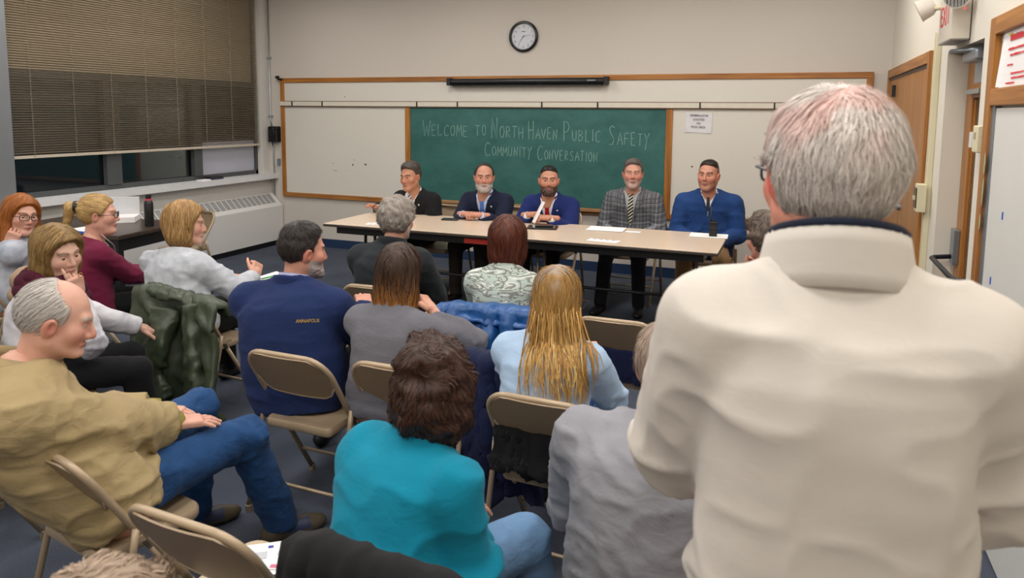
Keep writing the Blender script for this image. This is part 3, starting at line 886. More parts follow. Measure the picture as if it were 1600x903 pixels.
for y0, y1, z, h in ((-.10, -.50, .182, .026), (-.08, -.52, .146, .010), (-.11, -.50, .122, .010), (-.08, -.16, .085, .008), (-.14, -.52, .050, .008), (-.15, -.52, .032, .008), (-.02, -.2, .014, .007)):
    y = y0; g = G()
    while y > y1:
        w = h * rn.uniform(.35, .6)
        g.box((-.0092, y - w, z), (-.0084, y, z + h * rn.uniform(.75, 1)))
        y -= w + h * (.15 if rn.random() < .8 else .6)
    g.build('printed_line', m_red, nt_)
G().box((-.010, -.12, .205), (-.0085, -.08, .213)).build('sticker', plain('yellow_sticker', '#e0cf35', .6), nt_)
# ------------------------------------------------------------------ folding chairs
m_chair = plain('chair_enamel', '#a8947a', 0.34, 0.15, vary=0.04, scale=6)
m_chairp = plain('chair_panel', '#917d64', 0.38, 0.15, vary=0.04, scale=6)
m_cap = plain('chair_foot', '#7d6f5d', 0.6)
def side_y(z):      # line of the long front legs in profile
    return -.26 + (.78 - z) * (.47 / .78)
def make_chair():
    r = empty('folding_chair')
    R_, hw, top = .0125, .218, .785
    # back hoop
    pts = [(-hw, side_y(.42), .42), (-hw, side_y(.55), .55), (-hw, side_y(.69), .69)]
    for k in range(1, 7):
        a = math.radians(180 - 90 * k / 6); pts.append((-hw + .095 + .095 * math.cos(a), side_y(.69 + .095 * math.sin(a)), .69 + .095 * math.sin(a)))
    for k in range(0, 6):
        a = math.radians(90 - 90 * k / 6); pts.append((hw - .095 + .095 * math.cos(a), side_y(.69 + .095 * math.sin(a)), .69 + .095 * math.sin(a)))
    pts += [(hw, side_y(.69), .69), (hw, side_y(.55), .55), (hw, side_y(.42), .42)]
    G().tube(pts, R_, 8).build('back_frame', m_chair, r, True)
    # back panel: bowed sheet hung inside the hoop
    us = np.linspace(-1, 1, 13); vs = np.linspace(0, 1, 7)
    P = np.zeros((7, 13, 3))
    for i, v_ in enumerate(vs):
        for j, u in enumerate(us):
            ztop = .785 - .088 * max(0, (abs(u) - .56) / .44) ** 2.2
            zbot = .575 + .075 * max(0, (abs(u) - .6) / .4) ** 2.5
            z = zbot + (ztop - zbot) * v_
            P[i, j] = (u * (hw - .002), side_y(z) - .028 * (1 - u * u) - .004, z)
    G().grid(P, thick=.006).build('back_panel', m_chairp, r, True, 50)
    G().tube([P[0, j] + V(0, 0, -.0) for j in range(13)], .006, 6).build('panel_hem', m_chair, r, True)
    # seat pan with turned-down edge
    def seat_ring(inset, z):
        out = []
        for (cx, cy, rr, a0) in ((.185, .185, .055, 0), (-.185, .185, .055, 90), (-.18, -.185, .03, 180), (.18, -.185, .03, 270)):
            for k in range(6):
                a = math.radians(a0 + 90 * k / 5)
                sx, sy = (1 if cx > 0 else -1), (1 if cy > 0 else -1)
                out.append(((cx - sx * rr) + (rr - inset if rr > inset else .002) * math.cos(a), (cy - sy * rr) + (rr - inset if rr > inset else .002) * math.sin(a), z))
        return out
    rings = [seat_ring(.004, .405), seat_ring(0, .412), seat_ring(0, .434), seat_ring(.006, .444)]
    inner = [tuple(V(*p) * V(.86, .86, 1) + V(0, 0, .0)) for p in seat_ring(.006, .441)]
    inner2 = [tuple(V(*p) * V(.5, .5, 1)) for p in seat_ring(.006, .437)]
    rings += [inner, inner2]
    g = G(); n = len(rings[0]); v = [p for rg in rings for p in rg] + [(0, 0, .436)]
    f = []
    for i in range(len(rings) - 1):
        for k in range(n): f.append((i * n + k, i * n + (k + 1) % n, (i + 1) * n + (k + 1) % n, (i + 1) * n + k))
    e = (len(rings) - 1) * n
    for k in range(n): f.append((e + k, e + (k + 1) % n, len(v) - 1, len(v) - 1))
    f += [(k, k, k, k) for k in ()]
    g.add(v, f); g.add([(p[0] * .98, p[1] * .98, .415) for p in rings[0]] + [(0, 0, .415)], [((k + 1) % n, k, n, n) for k in range(n)])
    g.build('seat', m_chair, r, True, 40)
    for s in (-1, 1):
        G().tube([(s * hw, side_y(.43), .43), (s * hw, side_y(.02), .02)], R_, 8).build('leg', m_chair, r, True)
        G().tube([(s * (hw + .024), -.105, .515), (s * (hw + .024), -.118, .44), (s * (hw + .024), -.235, .02)], R_ * .95, 8).build('leg', m_chair, r, True)
        for x, y in ((s * hw, side_y(0.02)), (s * (hw + .024), -.235)):
            G().lathe([(.001, 0), (.016, 0), (.0165, .03), (.0125, .034)], 10, origin=(x, y, .0)).build('foot_cap', m_cap, r, True, 40)
        bevel(G().box((s * (hw + .012) - .003, -.115, .455), (s * (hw + .012) + .003, -.02, .48)).build('hinge_link', m_chair, r), .002)
        G().lathe([(.001, .012), (.009, .010), (.009, 0)], 8, axis=0, origin=(s * (hw + .02), -.11, .467)).build('rivet', m_grey, r)
    G().tube([(-hw, side_y(.16), .16), (hw, side_y(.16), .16)], .008, 6).build('stretcher', m_chair, r, True)
    G().tube([(-hw - .024, -.203, .155), (hw + .024, -.203, .155)], .008, 6).build('stretcher', m_chair, r, True)
    return r
CS = .92
_chair0 = make_chair(); _chair_used = [False]
def chair(x, y, heading, label, group='beige folding chairs', k=1.0):
    o = copy_tree(_chair0) if _chair_used[0] else _chair0
    _chair_used[0] = True
    o.location = (x, y, 0); o.rotation_euler = (0, 0, math.radians(heading)); o.scale = (CS * k, CS * k, CS * k)
    tag(o, label, 'chair', group)
    return o

# ------------------------------------------------------------------ panel tables
m_lam = plain('beige_laminate', '#d8c3ad', 0.22, vary=0.03, scale=30)
m_edge = plain('dark_table_edge', '#3a332d', 0.5)
def folding_table(x0, x1, y0, y1, label):
    r = empty('folding_table', ((x0 + x1) / 2, (y0 + y1) / 2, 0)); hx, hy = (x1 - x0) / 2, (y1 - y0) / 2
    tag(r, label, 'table', 'panel tables')
    bevel(G().box((-hx, -hy, .735), (hx, hy, .742)).build('table_top', m_lam, r), .003)
    bevel(G().box((-hx - .003, -hy - .003, .716), (hx + .003, hy + .003, .7352)).build('edge_band', m_edge, r), .004)
    g = G().box((-hx + .1, -hy + .05, .655), (hx - .1, -hy + .07, .716)).box((-hx + .1, hy - .07, .655), (hx - .1, hy - .05, .716)).box((-hx + .1, -hy + .07, .655), (-hx + .12, hy - .07, .716)).box((hx - .12, -hy + .07, .655), (hx - .1, hy - .07, .716))
    g.build('apron', m_black, r)
    for s in (-1, 1):
        xx = s * (hx - .2)
        for t in (-1, 1):
            G().tube([(xx, t * .07, .70), (xx, t * .09, .30), (xx, t * .13, .12), (xx, t * (hy - .14), .035), (xx, t * (hy - .06), .02)], .014, 8).build('leg', plain('table_leg', '#6b6258', 0.35, 0.5), r, True)
        G().tube([(xx, -.09, .3), (xx, .09, .3)], .012, 8).build('leg_brace', MATS['table_leg'], r, True)
    G().tube([(-hx + .2, 0, .30), (hx - .2, 0, .30)], .012, 8).build('stretcher', m_black, r, True)
    return r
TY0, TY1 = 5.13, 5.97
folding_table(-3.735, -2.105, TY0, TY1, 'beige laminate folding table on the chalkboard left half, before black and navy suits')
folding_table(-2.10, -.462, TY0, TY1, 'beige laminate folding table on the right, before the plaid jacket and blue sweater')
TZ = .7425

# dark side table by the radiator
st = empty('side_table', (-5.45, 4.30, 0)); tag(st, 'dark wooden side table standing under the window', 'table'); st.rotation_euler = (0, 0, math.radians(8))
bevel(G().box((-.62, -.40, .70), (.62, .40, .735)).build('table_top', wood('dark_walnut', '#2a211c', '#4a3b33', 'x', 0.3), st), .006)
for x in (-.56, .56):
    for y in (-.34, .34): G().box((x - .025, y - .025, 0), (x + .025, y + .025, .70)).build('leg', m_black, st)
g = G().box((-.56, -.355, .60), (.56, -.325, .70)).box((-.56, .325, .60), (.56, .355, .70)).box((-.575, -.34, .60), (-.545, .34, .70)).box((.545, -.34, .60), (.575, .34, .70))
g.build('apron', m_black, st)
b = empty('document_box', (-5.42, 4.52, .735)); tag(b, 'white open document box with papers on the dark side table', 'box'); b.rotation_euler = (0, 0, math.radians(38))
bevel(G().box((-.16, -.12, 0), (.16, .12, .05)).build('base', m_paper, b), .003)
bevel(G().box((-.16, .10, .05), (.16, .12, .2)).build('lid', plain('grey_card', '#c9cacd', 0.6), b), .003)
b = empty('water_bottle', (-4.96, 4.44, .735)); tag(b, 'tall black drink bottle on the corner of the side table', 'bottle')
G().lathe([(.001, 0), (.034, 0), (.036, .01), (.036, .19), (.028, .215), (.022, .22)], 20).build('body', plain('bottle_black', '#17171a', 0.35), b, True, 40)
G().lathe([(.026, .217), (.026, .228), (.02, .23)], 20).build('ring', plain('bottle_ring', '#d4405c', 0.4), b)
G().lathe([(.022, .228), (.022, .262), (.018, .266), (.001, .266)], 20).build('cap', m_black, b, True, 40)
b = empty('blue_folder', (-5.18, 4.02, .735)); tag(b, 'bright blue folder lying on the near edge of the side table', 'folder')
bevel(G().box((-.15, -.06, 0), (.15, .16, .014)).build('cover', plain('blue_plastic', '#2a62c8', 0.4), b), .003)
G().box((-.14, -.05, .014), (.13, .15, .018)).build('sheet', m_paper, b)

# things on the panel table
def sheet(name, x, y, w, d, rz, label, cat='paper', mat=None, z=TZ, th=.0012, grp=None, n=2):
    e = empty(name, (x, y, z), math.radians(rz)); tag(e, label, cat, grp)
    for k in range(n):
        a = math.radians(rnd.uniform(-5, 5)) * (k > 0)
        P = np.array([[(u * w * math.cos(a) - v_ * d * math.sin(a), u * w * math.sin(a) + v_ * d * math.cos(a), .0015 + k * (th + .0015) + .004 * max(0, abs(u) - .35)) for u in np.linspace(-.5, .5, 5)] for v_ in np.linspace(-.5, .5, 5)])
        G().grid(P, thick=th).build('sheet', mat or m_paper, e)
    return e
e = sheet('flyer', -3.27, 5.27, .22, .11, 12, 'white flyer at the left end of the panel table', 'flyer', n=1)
for k in range(4): e2 = G().box((-.08 + .045 * k, -.02, .0028), (-.05 + .045 * k, -.008, .0034)).build('print', m_ink, e)
e = sheet('papers', -1.42, 5.80, .30, .22, 4, 'stack of white papers in front of the plaid jacket', n=3)
e = sheet('name_card', -1.19, 5.77, .12, .075, 5, 'small pale card beside the stack of papers on the table', 'card', plain('pale_card', '#dfe4ec', .6), n=1)
e = sheet('flyer', -1.31, 5.27, .24, .11, -6, 'white flyer with dark print at the table edge below the plaid jacket', 'flyer', n=1)
for k in range(4): G().box((-.1 + .05 * k, .03, .0028), (-.07 + .05 * k, .042, .0034)).build('print', m_ink, e)
e = sheet('papers', -.60, 5.83, .29, .20, 3, 'white papers under the black radio at the right table end', n=2)
ph = empty('phone_case', (-2.83, 5.745, TZ), math.radians(15)); tag(ph, 'black phone case lying beside the clasped hands', 'phone')
bevel(G().box((-.075, -.04, 0), (.075, .04, .014)).build('case', m_black, ph), .006, 3)
G().box((-.06, -.03, .0142), (.06, .03, .0148)).build('screen', plain('phone_screen', '#0b0c0f', 0.08), ph)
tb2 = empty('tablet', (-1.93, 5.66, TZ), math.radians(12)); tag(tb2, 'dark tablet lying flat in front of the red tie', 'tablet')
bevel(G().box((-.125, -.09, 0), (.125, .09, .011)).build('body', m_black, tb2), .004, 2)
G().box((-.113, -.078, .0112), (.113, .078, .0118)).build('screen', plain('tablet_screen', '#3a3632', 0.1), tb2)
pp = empty('phone', (-1.92, 5.67, TZ + .0125), math.radians(22)); tag(pp, 'black phone lying on top of the dark tablet', 'phone')
bevel(G().box((-.075, -.04, 0), (.075, .04, .016)).build('case', m_black, pp), .006, 3)
G().box((-.06, -.03, .0162), (.06, .03, .0167)).build('screen', MATS['phone_screen'], pp)
rd = empty('two_way_radio', (-.565, 5.80, TZ + .006), math.radians(8)); tag(rd, 'black two-way radio with antenna standing on papers', 'radio')
bevel(G().box((-.03, -.02, 0), (.03, .02, .115)).build('body', m_black, rd), .005, 3)
G().tube([(-.018, 0, .115), (-.018, 0, .13), (-.02, .002, .23)], [.008, .007, .004], 8).build('antenna', m_black, rd, True)
G().lathe([(.009, .115), (.009, .13), (.001, .131)], 10, origin=(.008, 0, 0)).build('knob', m_dark, rd)
G().box((-.02, -.0215, .06), (.02, -.0205, .09)).build('display', plain('radio_display', '#2c3034', 0.2), rd)
G().box((-.02, -.0215, .012), (.02, -.0205, .05)).build('speaker_slots', m_dark, rd)
tag(G().box((-2.42, 5.165, .662), (-2.16, 5.178, .702)).build('label_strip', plain('red_label', '#b0301f', .5)), 'red label strip under the front table edge', 'label')
# chairs behind the panel table and by the radiator
# ------------------------------------------------------------------ people
m_skin = attr_mat('skin', 0.5, 0.4, bump=0.08, bscale=500)
m_hair = attr_mat('hair', 0.5, 0.35)
m_eye = attr_mat('eye', 0.2, 0.5)
m_shoe = attr_mat('shoe_leather', 0.5, 0.4)

def rotz(a): c, s = math.cos(a), math.sin(a); return np.array([[c, -s, 0], [s, c, 0], [0, 0, 1.0]])
def rotx(a): c, s = math.cos(a), math.sin(a); return np.array([[1.0, 0, 0], [0, c, -s], [0, s, c]])
def roty(a): c, s = math.cos(a), math.sin(a); return np.array([[c, 0, s], [0, 1.0, 0], [-s, 0, c]])
def M4(R, t):
    m = np.eye(4); m[:3, :3] = R; m[:3, 3] = t; return m
def mixc(c, col, w):
    w = np.clip(w, 0, 1)[:, None]
    return c * (1 - w) + np.asarray(col)[None, :] * w

# ---- head ------------------------------------------------------------
def head_sdf(p, o):
    jw, ns, fat = o.get('jaw', 1.0), o.get('nose', 1.0), o.get('fat', 0.0)
    x = np.abs(p[:, 0]); q = p.copy(); q[:, 0] = x
    d = ell(p, (0, -.014, .036), (.077, .097, .089))
    d = smin(d, ell(p, (0, .022, -.03), (.060 * jw + fat * .012, .068, .082)), .03)
    d = smin(d, cone(q, (.048 * jw, .005, -.045), (.018, .066, -.092), .023 + fat * .006, .020), .025)
    d = smin(d, ell(p, (0, .070, -.094), (.026 * jw, .022, .020)), .018)
    d = smin(d, sph(q, (.042, .056, -.016), .025 + fat * .005), .026)
    d = smin(d, cone(q, (.040, .0735, .034), (.006, .084, .030), .0085, .008), .02)
    d = smax(d, -ell(q, (.031, .099, .010), (.020, .015, .012)), .014)
    d = smin(d, cone(p, (0, .086, .022), (0, .100 + .004 * ns, -.021), .007, .0112 * ns), .011)
    d = smin(d, sph(q, (.0098 * ns, .0935, -.026), .0088 * ns), .007)
    d = smin(d, cone(q, (.0, .0925, -.0505), (.019, .083, -.053), .0065, .0035), .006)
    d = smin(d, cone(q, (.0, .0905, -.0625), (.017, .083, -.059), .0075, .004), .006)
    d = smax(d, -cone(q, (0, .101, -.0565), (.021, .090, -.0565), .0028, .002), .003)
    # ears
    e = ell((q - np.array([.080, -.006, -.002], np.float32)) @ np.array(roty(.25) @ rotx(-.15), np.float32), (0, 0, 0), (.011, .020, .033))
    e = smax(e, -ell(q, (.092, .002, .002), (.010, .010, .017)), .006)
    d = smin(d, e, .007)
    # neck
    nr = o.get('neck', .054)
    d = smin(d, cone(p, (0, -.018, -.05), (0, -.040, -.20), nr, nr + .006), .03)
    if fat: d = smin(d, ell(p, (0, .03, -.095), (.05, .05, .03)), .03 * fat + .005)
    return d
def head_geo(o, vox):
    v, q = nets(lambda p: head_sdf(p, o), (-.115, -.135, -.225), (.115, .14, .15), vox)
    v = relax(v, q, 1, .35)
    x = np.abs(v[:, 0]); y, z = v[:, 1], v[:, 2]
    sk = np.array(rgb(o['skin']))
    c = sk[None, :] * (0.94 + .12 * noise(v, 60)[:, None]); c[:, 3] = 1
    red = np.array(rgb(o.get('red', '#c26a5a')))
    g = lambda cx, cy, cz, r: np.exp(-(((x - cx) ** 2 + (y - cy) ** 2 + (z - cz) ** 2) / r ** 2))
    k = o.get('flush', .35)
    c = mixc(c, red, k * g(.045, .07, -.02, .03) + k * g(0, .115, -.022, .02) + 1.2 * k * g(.088, -.005, 0, .03) + .25 * k * g(0, .075, -.1, .03))
    front = y > .05
    brow = np.array(rgb(o.get('brow', '#4a382c')))
    bz = .030 + .006 * np.sin(np.clip((x - .012) / .04, 0, 1) * 2.6)
    c = mixc(c, brow, front * (x > .011) * (x < .052) * np.clip(1.6 - np.abs(z - bz) / .0048, 0, 1) * .85)
    if 'beard' in o:
        bc = np.array(rgb(o['beard']))
        zl = np.interp(x, [0, .03, .055, .075], [-.036, -.040, -.040, -.02])
        bm = np.clip((zl - z) / .008 + .5, 0, 1) * np.clip((y + .005) / .02, 0, 1) * np.clip((z + .125) / .012, 0, 1)
        bm = bm * (0.65 + .7 * noise(v, 160)) * o.get('beard_w', .9)
        c = mixc(c, bc, bm)
    lip = np.array(rgb(o.get('lip', '#b06a62')))
    lm = front * np.clip(1.5 - np.sqrt(((z + .0565) / .0105) ** 2 + (x / .023) ** 2) * 1.25, 0, 1) * (y > .075)
    c = mixc(c, lip, lm * .9)
    c = mixc(c, np.array(rgb('#5a2a28')), front * (x < .02) * np.clip(1.4 - np.abs(z + .0565) / .002, 0, 1) * .8)
    if o.get('disp_beard'):
        n = vnormals(v, q)
        bm2 = np.clip((-.045 - z) / .02, 0, 1) * np.clip((y - .0) / .02, 0, 1) * np.clip((z + .12) / .01, 0, 1) * (1 - lm)
        v = v + n * (bm2 * (.004 + .008 * noise(v, 180)))[:, None]
    return G().add(v, q, c)
def eye_geo(o, look=(0, 0)):
    g = G(); n, m = 14, 10
    th = np.linspace(0, math.pi, m); ph = np.arange(n) * 2 * math.pi / n
    u = np.stack([np.outer(np.sin(th), np.cos(ph)), np.outer(np.sin(th), np.sin(ph)), np.outer(np.cos(th), np.ones(n))], -1)
    u = u[..., [0, 2, 1]]          # pole faces +y
    idx = np.arange(m * n).reshape(m, n)
    f = [(idx[i, k], idx[i, (k + 1) % n], idx[i + 1, (k + 1) % n], idx[i + 1, k]) for i in range(m - 1) for k in range(n)]
    for s in (-1, 1):
        v = u.reshape(-1, 3)
        ang = np.arccos(np.clip(v[:, 1], -1, 1))
        c = np.tile(np.array(rgb('#c2b8b0')), (len(v), 1))
        c = mixc(c, np.array(rgb(o.get('iris', '#4c4436'))), (ang < .58) * 1.0)
        c = mixc(c, np.array(rgb('#101010')), (ang < .3) * 1.0)
        lid = np.array(rgb(o['skin'])) * np.array([.86, .8, .8, 1])
        op = o.get('open', .27)
        c = mixc(c, lid, ((v[:, 2] > op) | (v[:, 2] < -op * 1.3)) * 1.0)
        g.add(v * .0128 + np.array([s * .031, .0718, .0100]), f, c)
    return g

# ---- hair ------------------------------------------------------------
def hair_cap(p, t, front=None, bottom=None):
    d = ell(p, (0, -.014, .036), (.078 + t, .098 + t, .090 + t))
    zs = [-.12, -.03, .0, .038, .068, .088, .103, .116, .2]; ys = [-.02, -.012, .006, .028, .040, .052, .066, .3, .3]
    if front: zs, ys = front
    d = smax(d, p[:, 1] + .012 * (noise(p, 45, 8) - .5) - np.interp(p[:, 2], zs, ys), .012)
    if t < .018:
        q = p.copy(); q[:, 0] = np.abs(q[:, 0])
        d = smax(d, -ell(q, (.092, .0, -.006), (.030, .026, .040)), .006)
    by, bz = [-.13, -.05, -.012, .02, .1], [-.08, -.078, -.02, .002, .0]
    if bottom: by, bz = bottom
    return smax(d, np.interp(p[:, 1], by, bz) - p[:, 2], .006)
OPEN = ([-.5, .02, .06, .09, .115, .2], [.042, .045, .062, .085, .3, .3])
def hair_style(s):
    cr = V(0, -.055, .12)
    radial = lambda p: (p - cr) * V(1, 1, .6) + V(0, -.0, -.03)
    def curly(p, f, a, seed=1): return a * (noise(p, f, seed) - .5) + .5 * a * (noise(p, f * 2.1, seed + 3) - .5)
    if s == 'short': return (lambda p: hair_cap(p, .006) - .015 * np.clip((p[:, 2] - .065) / .055, 0, 1) - .4 * curly(p, 40, .012), radial, .03, .0022)
    if s == 'crop': return (lambda p: hair_cap(p, .001) - .012 * np.clip((p[:, 2] - .07) / .05, 0, 1) - .2 * curly(p, 45, .012), radial, .012, .0016)
    if s == 'swept': return (lambda p: hair_cap(p, .006) - .018 * np.clip((p[:, 2] - .065) / .055, 0, 1) - .4 * curly(p, 35, .012), lambda p: V(.5, -.8, -.12) + p * V(1.5, 0, -1.5), .05, .0025)
    if s == 'receding': return (lambda p: hair_cap(p, .007, ([-.12, -.03, .0, .035, .06, .08, .10, .115, .14, .2], [-.02, -.012, .006, .024, .030, .030, .028, .040, .06, .06])), radial, .03, .0022)
    if s == 'balding': return (lambda p: hair_cap(p, .005, ([-.12, -.03, .0, .03, .06, .085, .105, .125, .2], [-.015, .0, .02, .035, .030, .012, -.012, -.022, -.04]), ([-.13, -.05, -.015, .02, .1], [-.065, -.062, -.02, -.012, .0])), lambda p: V(0, -.55, -.75) + 0 * p, .055, .0022)
    if s == 'full_back': return (lambda p: hair_cap(p, .014, None, ([-.13, -.05, -.012, .02, .1], [-.112, -.10, -.03, .002, .0])) - .35 * curly(p, 28, .02), lambda p: (p - cr) * V(1, 1, .8) + V(0, 0, -.06) + .1 * (noise(p, 30, 5)[:, None] - .5) * V(1, 1, .5), .05, .0017)
    if s == 'grey_waves': return (lambda p: hair_cap(p, .028, None, ([-.13, -.05, -.012, .02, .1], [-.10, -.09, -.04, .0, .0])) - curly(p, 30, .018), lambda p: (p - cr) * V(1, 1, .5) + V(0, 0, -.04) + .22 * (noise(p, 24, 5)[:, None] - .5) * V(1, .3, 1), .06, .003)
    if s == 'bob':
        def f(p):
            d = smin(hair_cap(p, .026, OPEN), ell(p, (0, -.022, -.045), (.112, .092, .092)), .03)
            d = smax(d, p[:, 1] - np.interp(p[:, 2], *OPEN), .008); d = smax(d, -.118 - p[:, 2], .01)
            return d - curly(p * V(1, 1, .35), 40, .010)
        return (f, lambda p: np.stack([np.sign(p[:, 0]) * .5 * np.clip((p[:, 2] - .03) / .08, 0, 1), .0 * p[:, 1], -.5 - 0 * p[:, 2]], -1), .10, .003)
    if s == 'bob_auburn':
        def f(p):
            d = smin(hair_cap(p, .022, OPEN), ell(p, (0, -.030, -.05), (.100, .085, .115)), .03)
            d = smax(d, p[:, 1] - np.interp(p[:, 2], *OPEN), .008); d = smax(d, -.155 - p[:, 2], .01)
            return d - curly(p * V(1, 1, .35), 40, .010)
        return (f, lambda p: np.stack([np.sign(p[:, 0]) * .5 * np.clip((p[:, 2] - .03) / .08, 0, 1), -.1 + .0 * p[:, 1], -.5 - 0 * p[:, 2]], -1), .10, .003)
    if s == 'shoulder':
        def f(p):
            q = p.copy(); q[:, 0] = np.abs(q[:, 0])
            d = hair_cap(p, .020, OPEN)
            d = smin(d, cone(q, (.070, -.01, .02), (.088, .02, -.20), .038, .030), .03)
            d = smin(d, ell(p, (0, -.055, -.08), (.095, .055, .14)), .03)
            return smax(d, p[:, 1] - np.interp(p[:, 2], *OPEN), .008) - curly(p * V(1, 1, .3), 40, .010)
        return (f, lambda p: np.stack([np.sign(p[:, 0]) * .5 * np.clip((p[:, 2] - .03) / .08, 0, 1), 0 * p[:, 1], -.5 - 0 * p[:, 2]], -1), .14, .003)
    if s == 'ombre':
        def f(p):
            d = smin(hair_cap(p, .014, OPEN), ell(p, (0, -.055, -.09), (.098, .058, .165)), .035)
            d = smax(d, p[:, 1] - np.interp(p[:, 2], *OPEN), .008); d = smax(d, -.235 - p[:, 2] + .025 * (noise(p, 60, 2) - .5), .012)
            return d - curly(p * V(1, 1, .12), 60, .008)
        return (f, lambda p: np.stack([np.sign(p[:, 0]) * .6 * np.clip((p[:, 2] - .06) / .06, 0, 1), -.1 + 0 * p[:, 1], -.5 - 0 * p[:, 2]], -1), .16, .003)
    if s == 'long':
        def f(p):
            d = smin(hair_cap(p, .014, OPEN), ell(p, (0, -.060, -.10), (.100, .055, .18)), .035)
            d = smax(d, p[:, 1] - np.interp(p[:, 2], *OPEN), .008); d = smax(d, -.22 - p[:, 2], .03)
            return d - curly(p * V(1, 1, .12), 60, .008)
        return (f, lambda p: np.stack([np.sign(p[:, 0]) * .6 * np.clip((p[:, 2] - .06) / .06, 0, 1), -.12 + 0 * p[:, 1], -.5 - 0 * p[:, 2]], -1), .18, .003)
    if s == 'bouffant':
        def f(p):
            d = ell(p, (0, -.022, .012), (.112, .118, .138))
            d = smin(d, ell(p, (0, -.045, -.07), (.105, .085, .075)), .03)
            d = smax(d, p[:, 1] - np.interp(p[:, 2], *OPEN), .008)
            return d - curly(p, 17, .035) - curly(p, 50, .008, 4)
        return (f, lambda p: (p - V(0, -.07, .06)) * V(1, 1, .7) + .3 * (noise(p, 22, 5)[:, None] - .5) * V(1, .2, 1) + V(0, 0, -.05), .05, .003)
    if s == 'ponytail':
        def f(p):
            d = hair_cap(p, .013, ([-.5, -.03, .02, .06, .09, .115, .2], [-.01, .0, .030, .055, .078, .3, .3]), ([-.13, -.05, -.012, .02, .1], [-.06, -.06, -.03, .002, .0]))
            d = smin(d, cone(p, (0, -.105, .055), (.0, -.16, .055), .022, .026), .02)
            d = smin(d, cone(p, (0, -.16, .055), (.0, -.185, -.10), .030, .012), .02)
            return d - curly(p, 40, .008)
        return (f, lambda p: V(0, -1.0, .35) + 0 * p + (p[:, 1:2] < -.125) * V(0, .7, -1.6), .07, .0028)

def hair_geo(o, style, cols, n, vox, seed=0, extra=None):
    rs = np.random.RandomState(seed + 11)
    f, flow, length, width = hair_style(style)
    v, q = nets(f, (-.16, -.23, -.29), (.16, .14, .19), vox)
    v = relax(v, q, 1, .3)
    cs = [np.array(rgb(c)) for c in cols]
    def colour(p, t):
        w = np.clip(t, 0, 1)[:, None]
        return cs[0] * (1 - w) + cs[1] * w
    # grain of the underlying mass, streaked along the hair
    strk = noise(v * V(1, 1, .25), 120, 3)
    c = colour(v, strk) * .8; c[:, 3] = 1
    if len(cs) > 2:
        if extra == 'scalp': zz = .75 * np.clip((v[:, 2] - .02) / .05, 0, 1) * np.clip((noise(v, 26, 9) - .38) / .25, 0, 1)
        else: zz = np.clip((extra[0] - v[:, 2]) / extra[1] + (noise(v * V(1, 1, .2), 70, 9) - .5) * .9, 0, 1)
        c = mixc(c, cs[2], zz)
    sk_ = np.array(rgb(o['skin']))
    if style in ('short', 'crop', 'swept', 'receding', 'balding', 'full_back'):
        # thin hair at the edges lets the scalp tone through
        dh = np.abs(head_sdf(v.astype(np.float32), o))
        c = mixc(c, sk_, .7 * np.clip(1 - dh / (.0032 if style != 'balding' else .005), 0, 1))
    g = G().add(v, q, c)
    # locks
    a = np.linalg.norm(np.cross(v[q[:, 2]] - v[q[:, 0]], v[q[:, 3]] - v[q[:, 1]]), axis=1)
    if style in ('short', 'crop', 'swept', 'receding', 'balding'): a = a * np.clip(dh[q].mean(1) / .005, 0.02, 1)
    pick = rs.choice(len(q), n, p=a / a.sum())
    w4 = rs.dirichlet((1, 1, 1, 1), n)
    P = (v[q[pick]] * w4[..., None]).sum(1)
    off = rs.uniform(-.001, .0045, n)
    steps = 6
    path, nor = [], []
    e = .002
    def grad(p):
        return nrm(np.stack([f(p + V(*(e if i == k else 0 for i in range(3)))) - f(p - V(*(e if i == k else 0 for i in range(3)))) for k in range(3)], -1))
    L = length * rs.uniform(.55, 1.25, n)
    for s in range(steps):
        nn = grad(P.astype(np.float64)); path.append(P.copy()); nor.append(nn)
        d = flow(P); d = np.broadcast_to(d, P.shape)
        d = nrm(d) + .18 * rs.normal(size=P.shape)
        d = nrm(d - nn * (d * nn).sum(-1, keepdims=True))
        P = P + d * (L / (steps - 1))[:, None]
        P = P - nn * np.clip(f(P) - off - .0006 * s, -.02, .02)[:, None]
    path = np.array(path); nor = np.array(nor)
    tn = nrm(np.gradient(path, axis=0)); sd = nrm(np.cross(tn, nor))
    wd = width * rs.uniform(.5, 1.2, n)
    prof = np.array([.7, 1, 1, .9, .6, .08])
    A = path + sd * (wd[None, :] * prof[:, None])[..., None] / 2
    B = path - sd * (wd[None, :] * prof[:, None])[..., None] / 2
    vv = np.stack([A, B], 2).transpose(1, 0, 2, 3).reshape(-1, 3)      # strand, step, side
    base = (np.arange(n) * steps * 2)[:, None]
    k = np.arange(steps - 1)[None, :] * 2
    ff = np.stack([base + k, base + k + 1, base + k + 3, base + k + 2], -1).reshape(-1, 4)
    cc = np.repeat(colour(None, rs.rand(n)) * rs.uniform(.8, 1.15, (n, 1)), steps * 2, 0)
    if len(cs) > 2:
        if extra == 'scalp': zz = .5 * np.clip((vv[:, 2] - .02) / .05, 0, 1) * np.clip((noise(vv, 26, 9) - .42) / .25, 0, 1)
        else: zz = np.clip((extra[0] - vv[:, 2]) / extra[1] + np.repeat(rs.uniform(-.45, .45, n), steps * 2), 0, 1)
        cc = mixc(cc, cs[2], zz)
    cc = np.clip(cc, 0, 1); cc[:, 3] = 1
    g.add(vv, ff, cc)
    return g
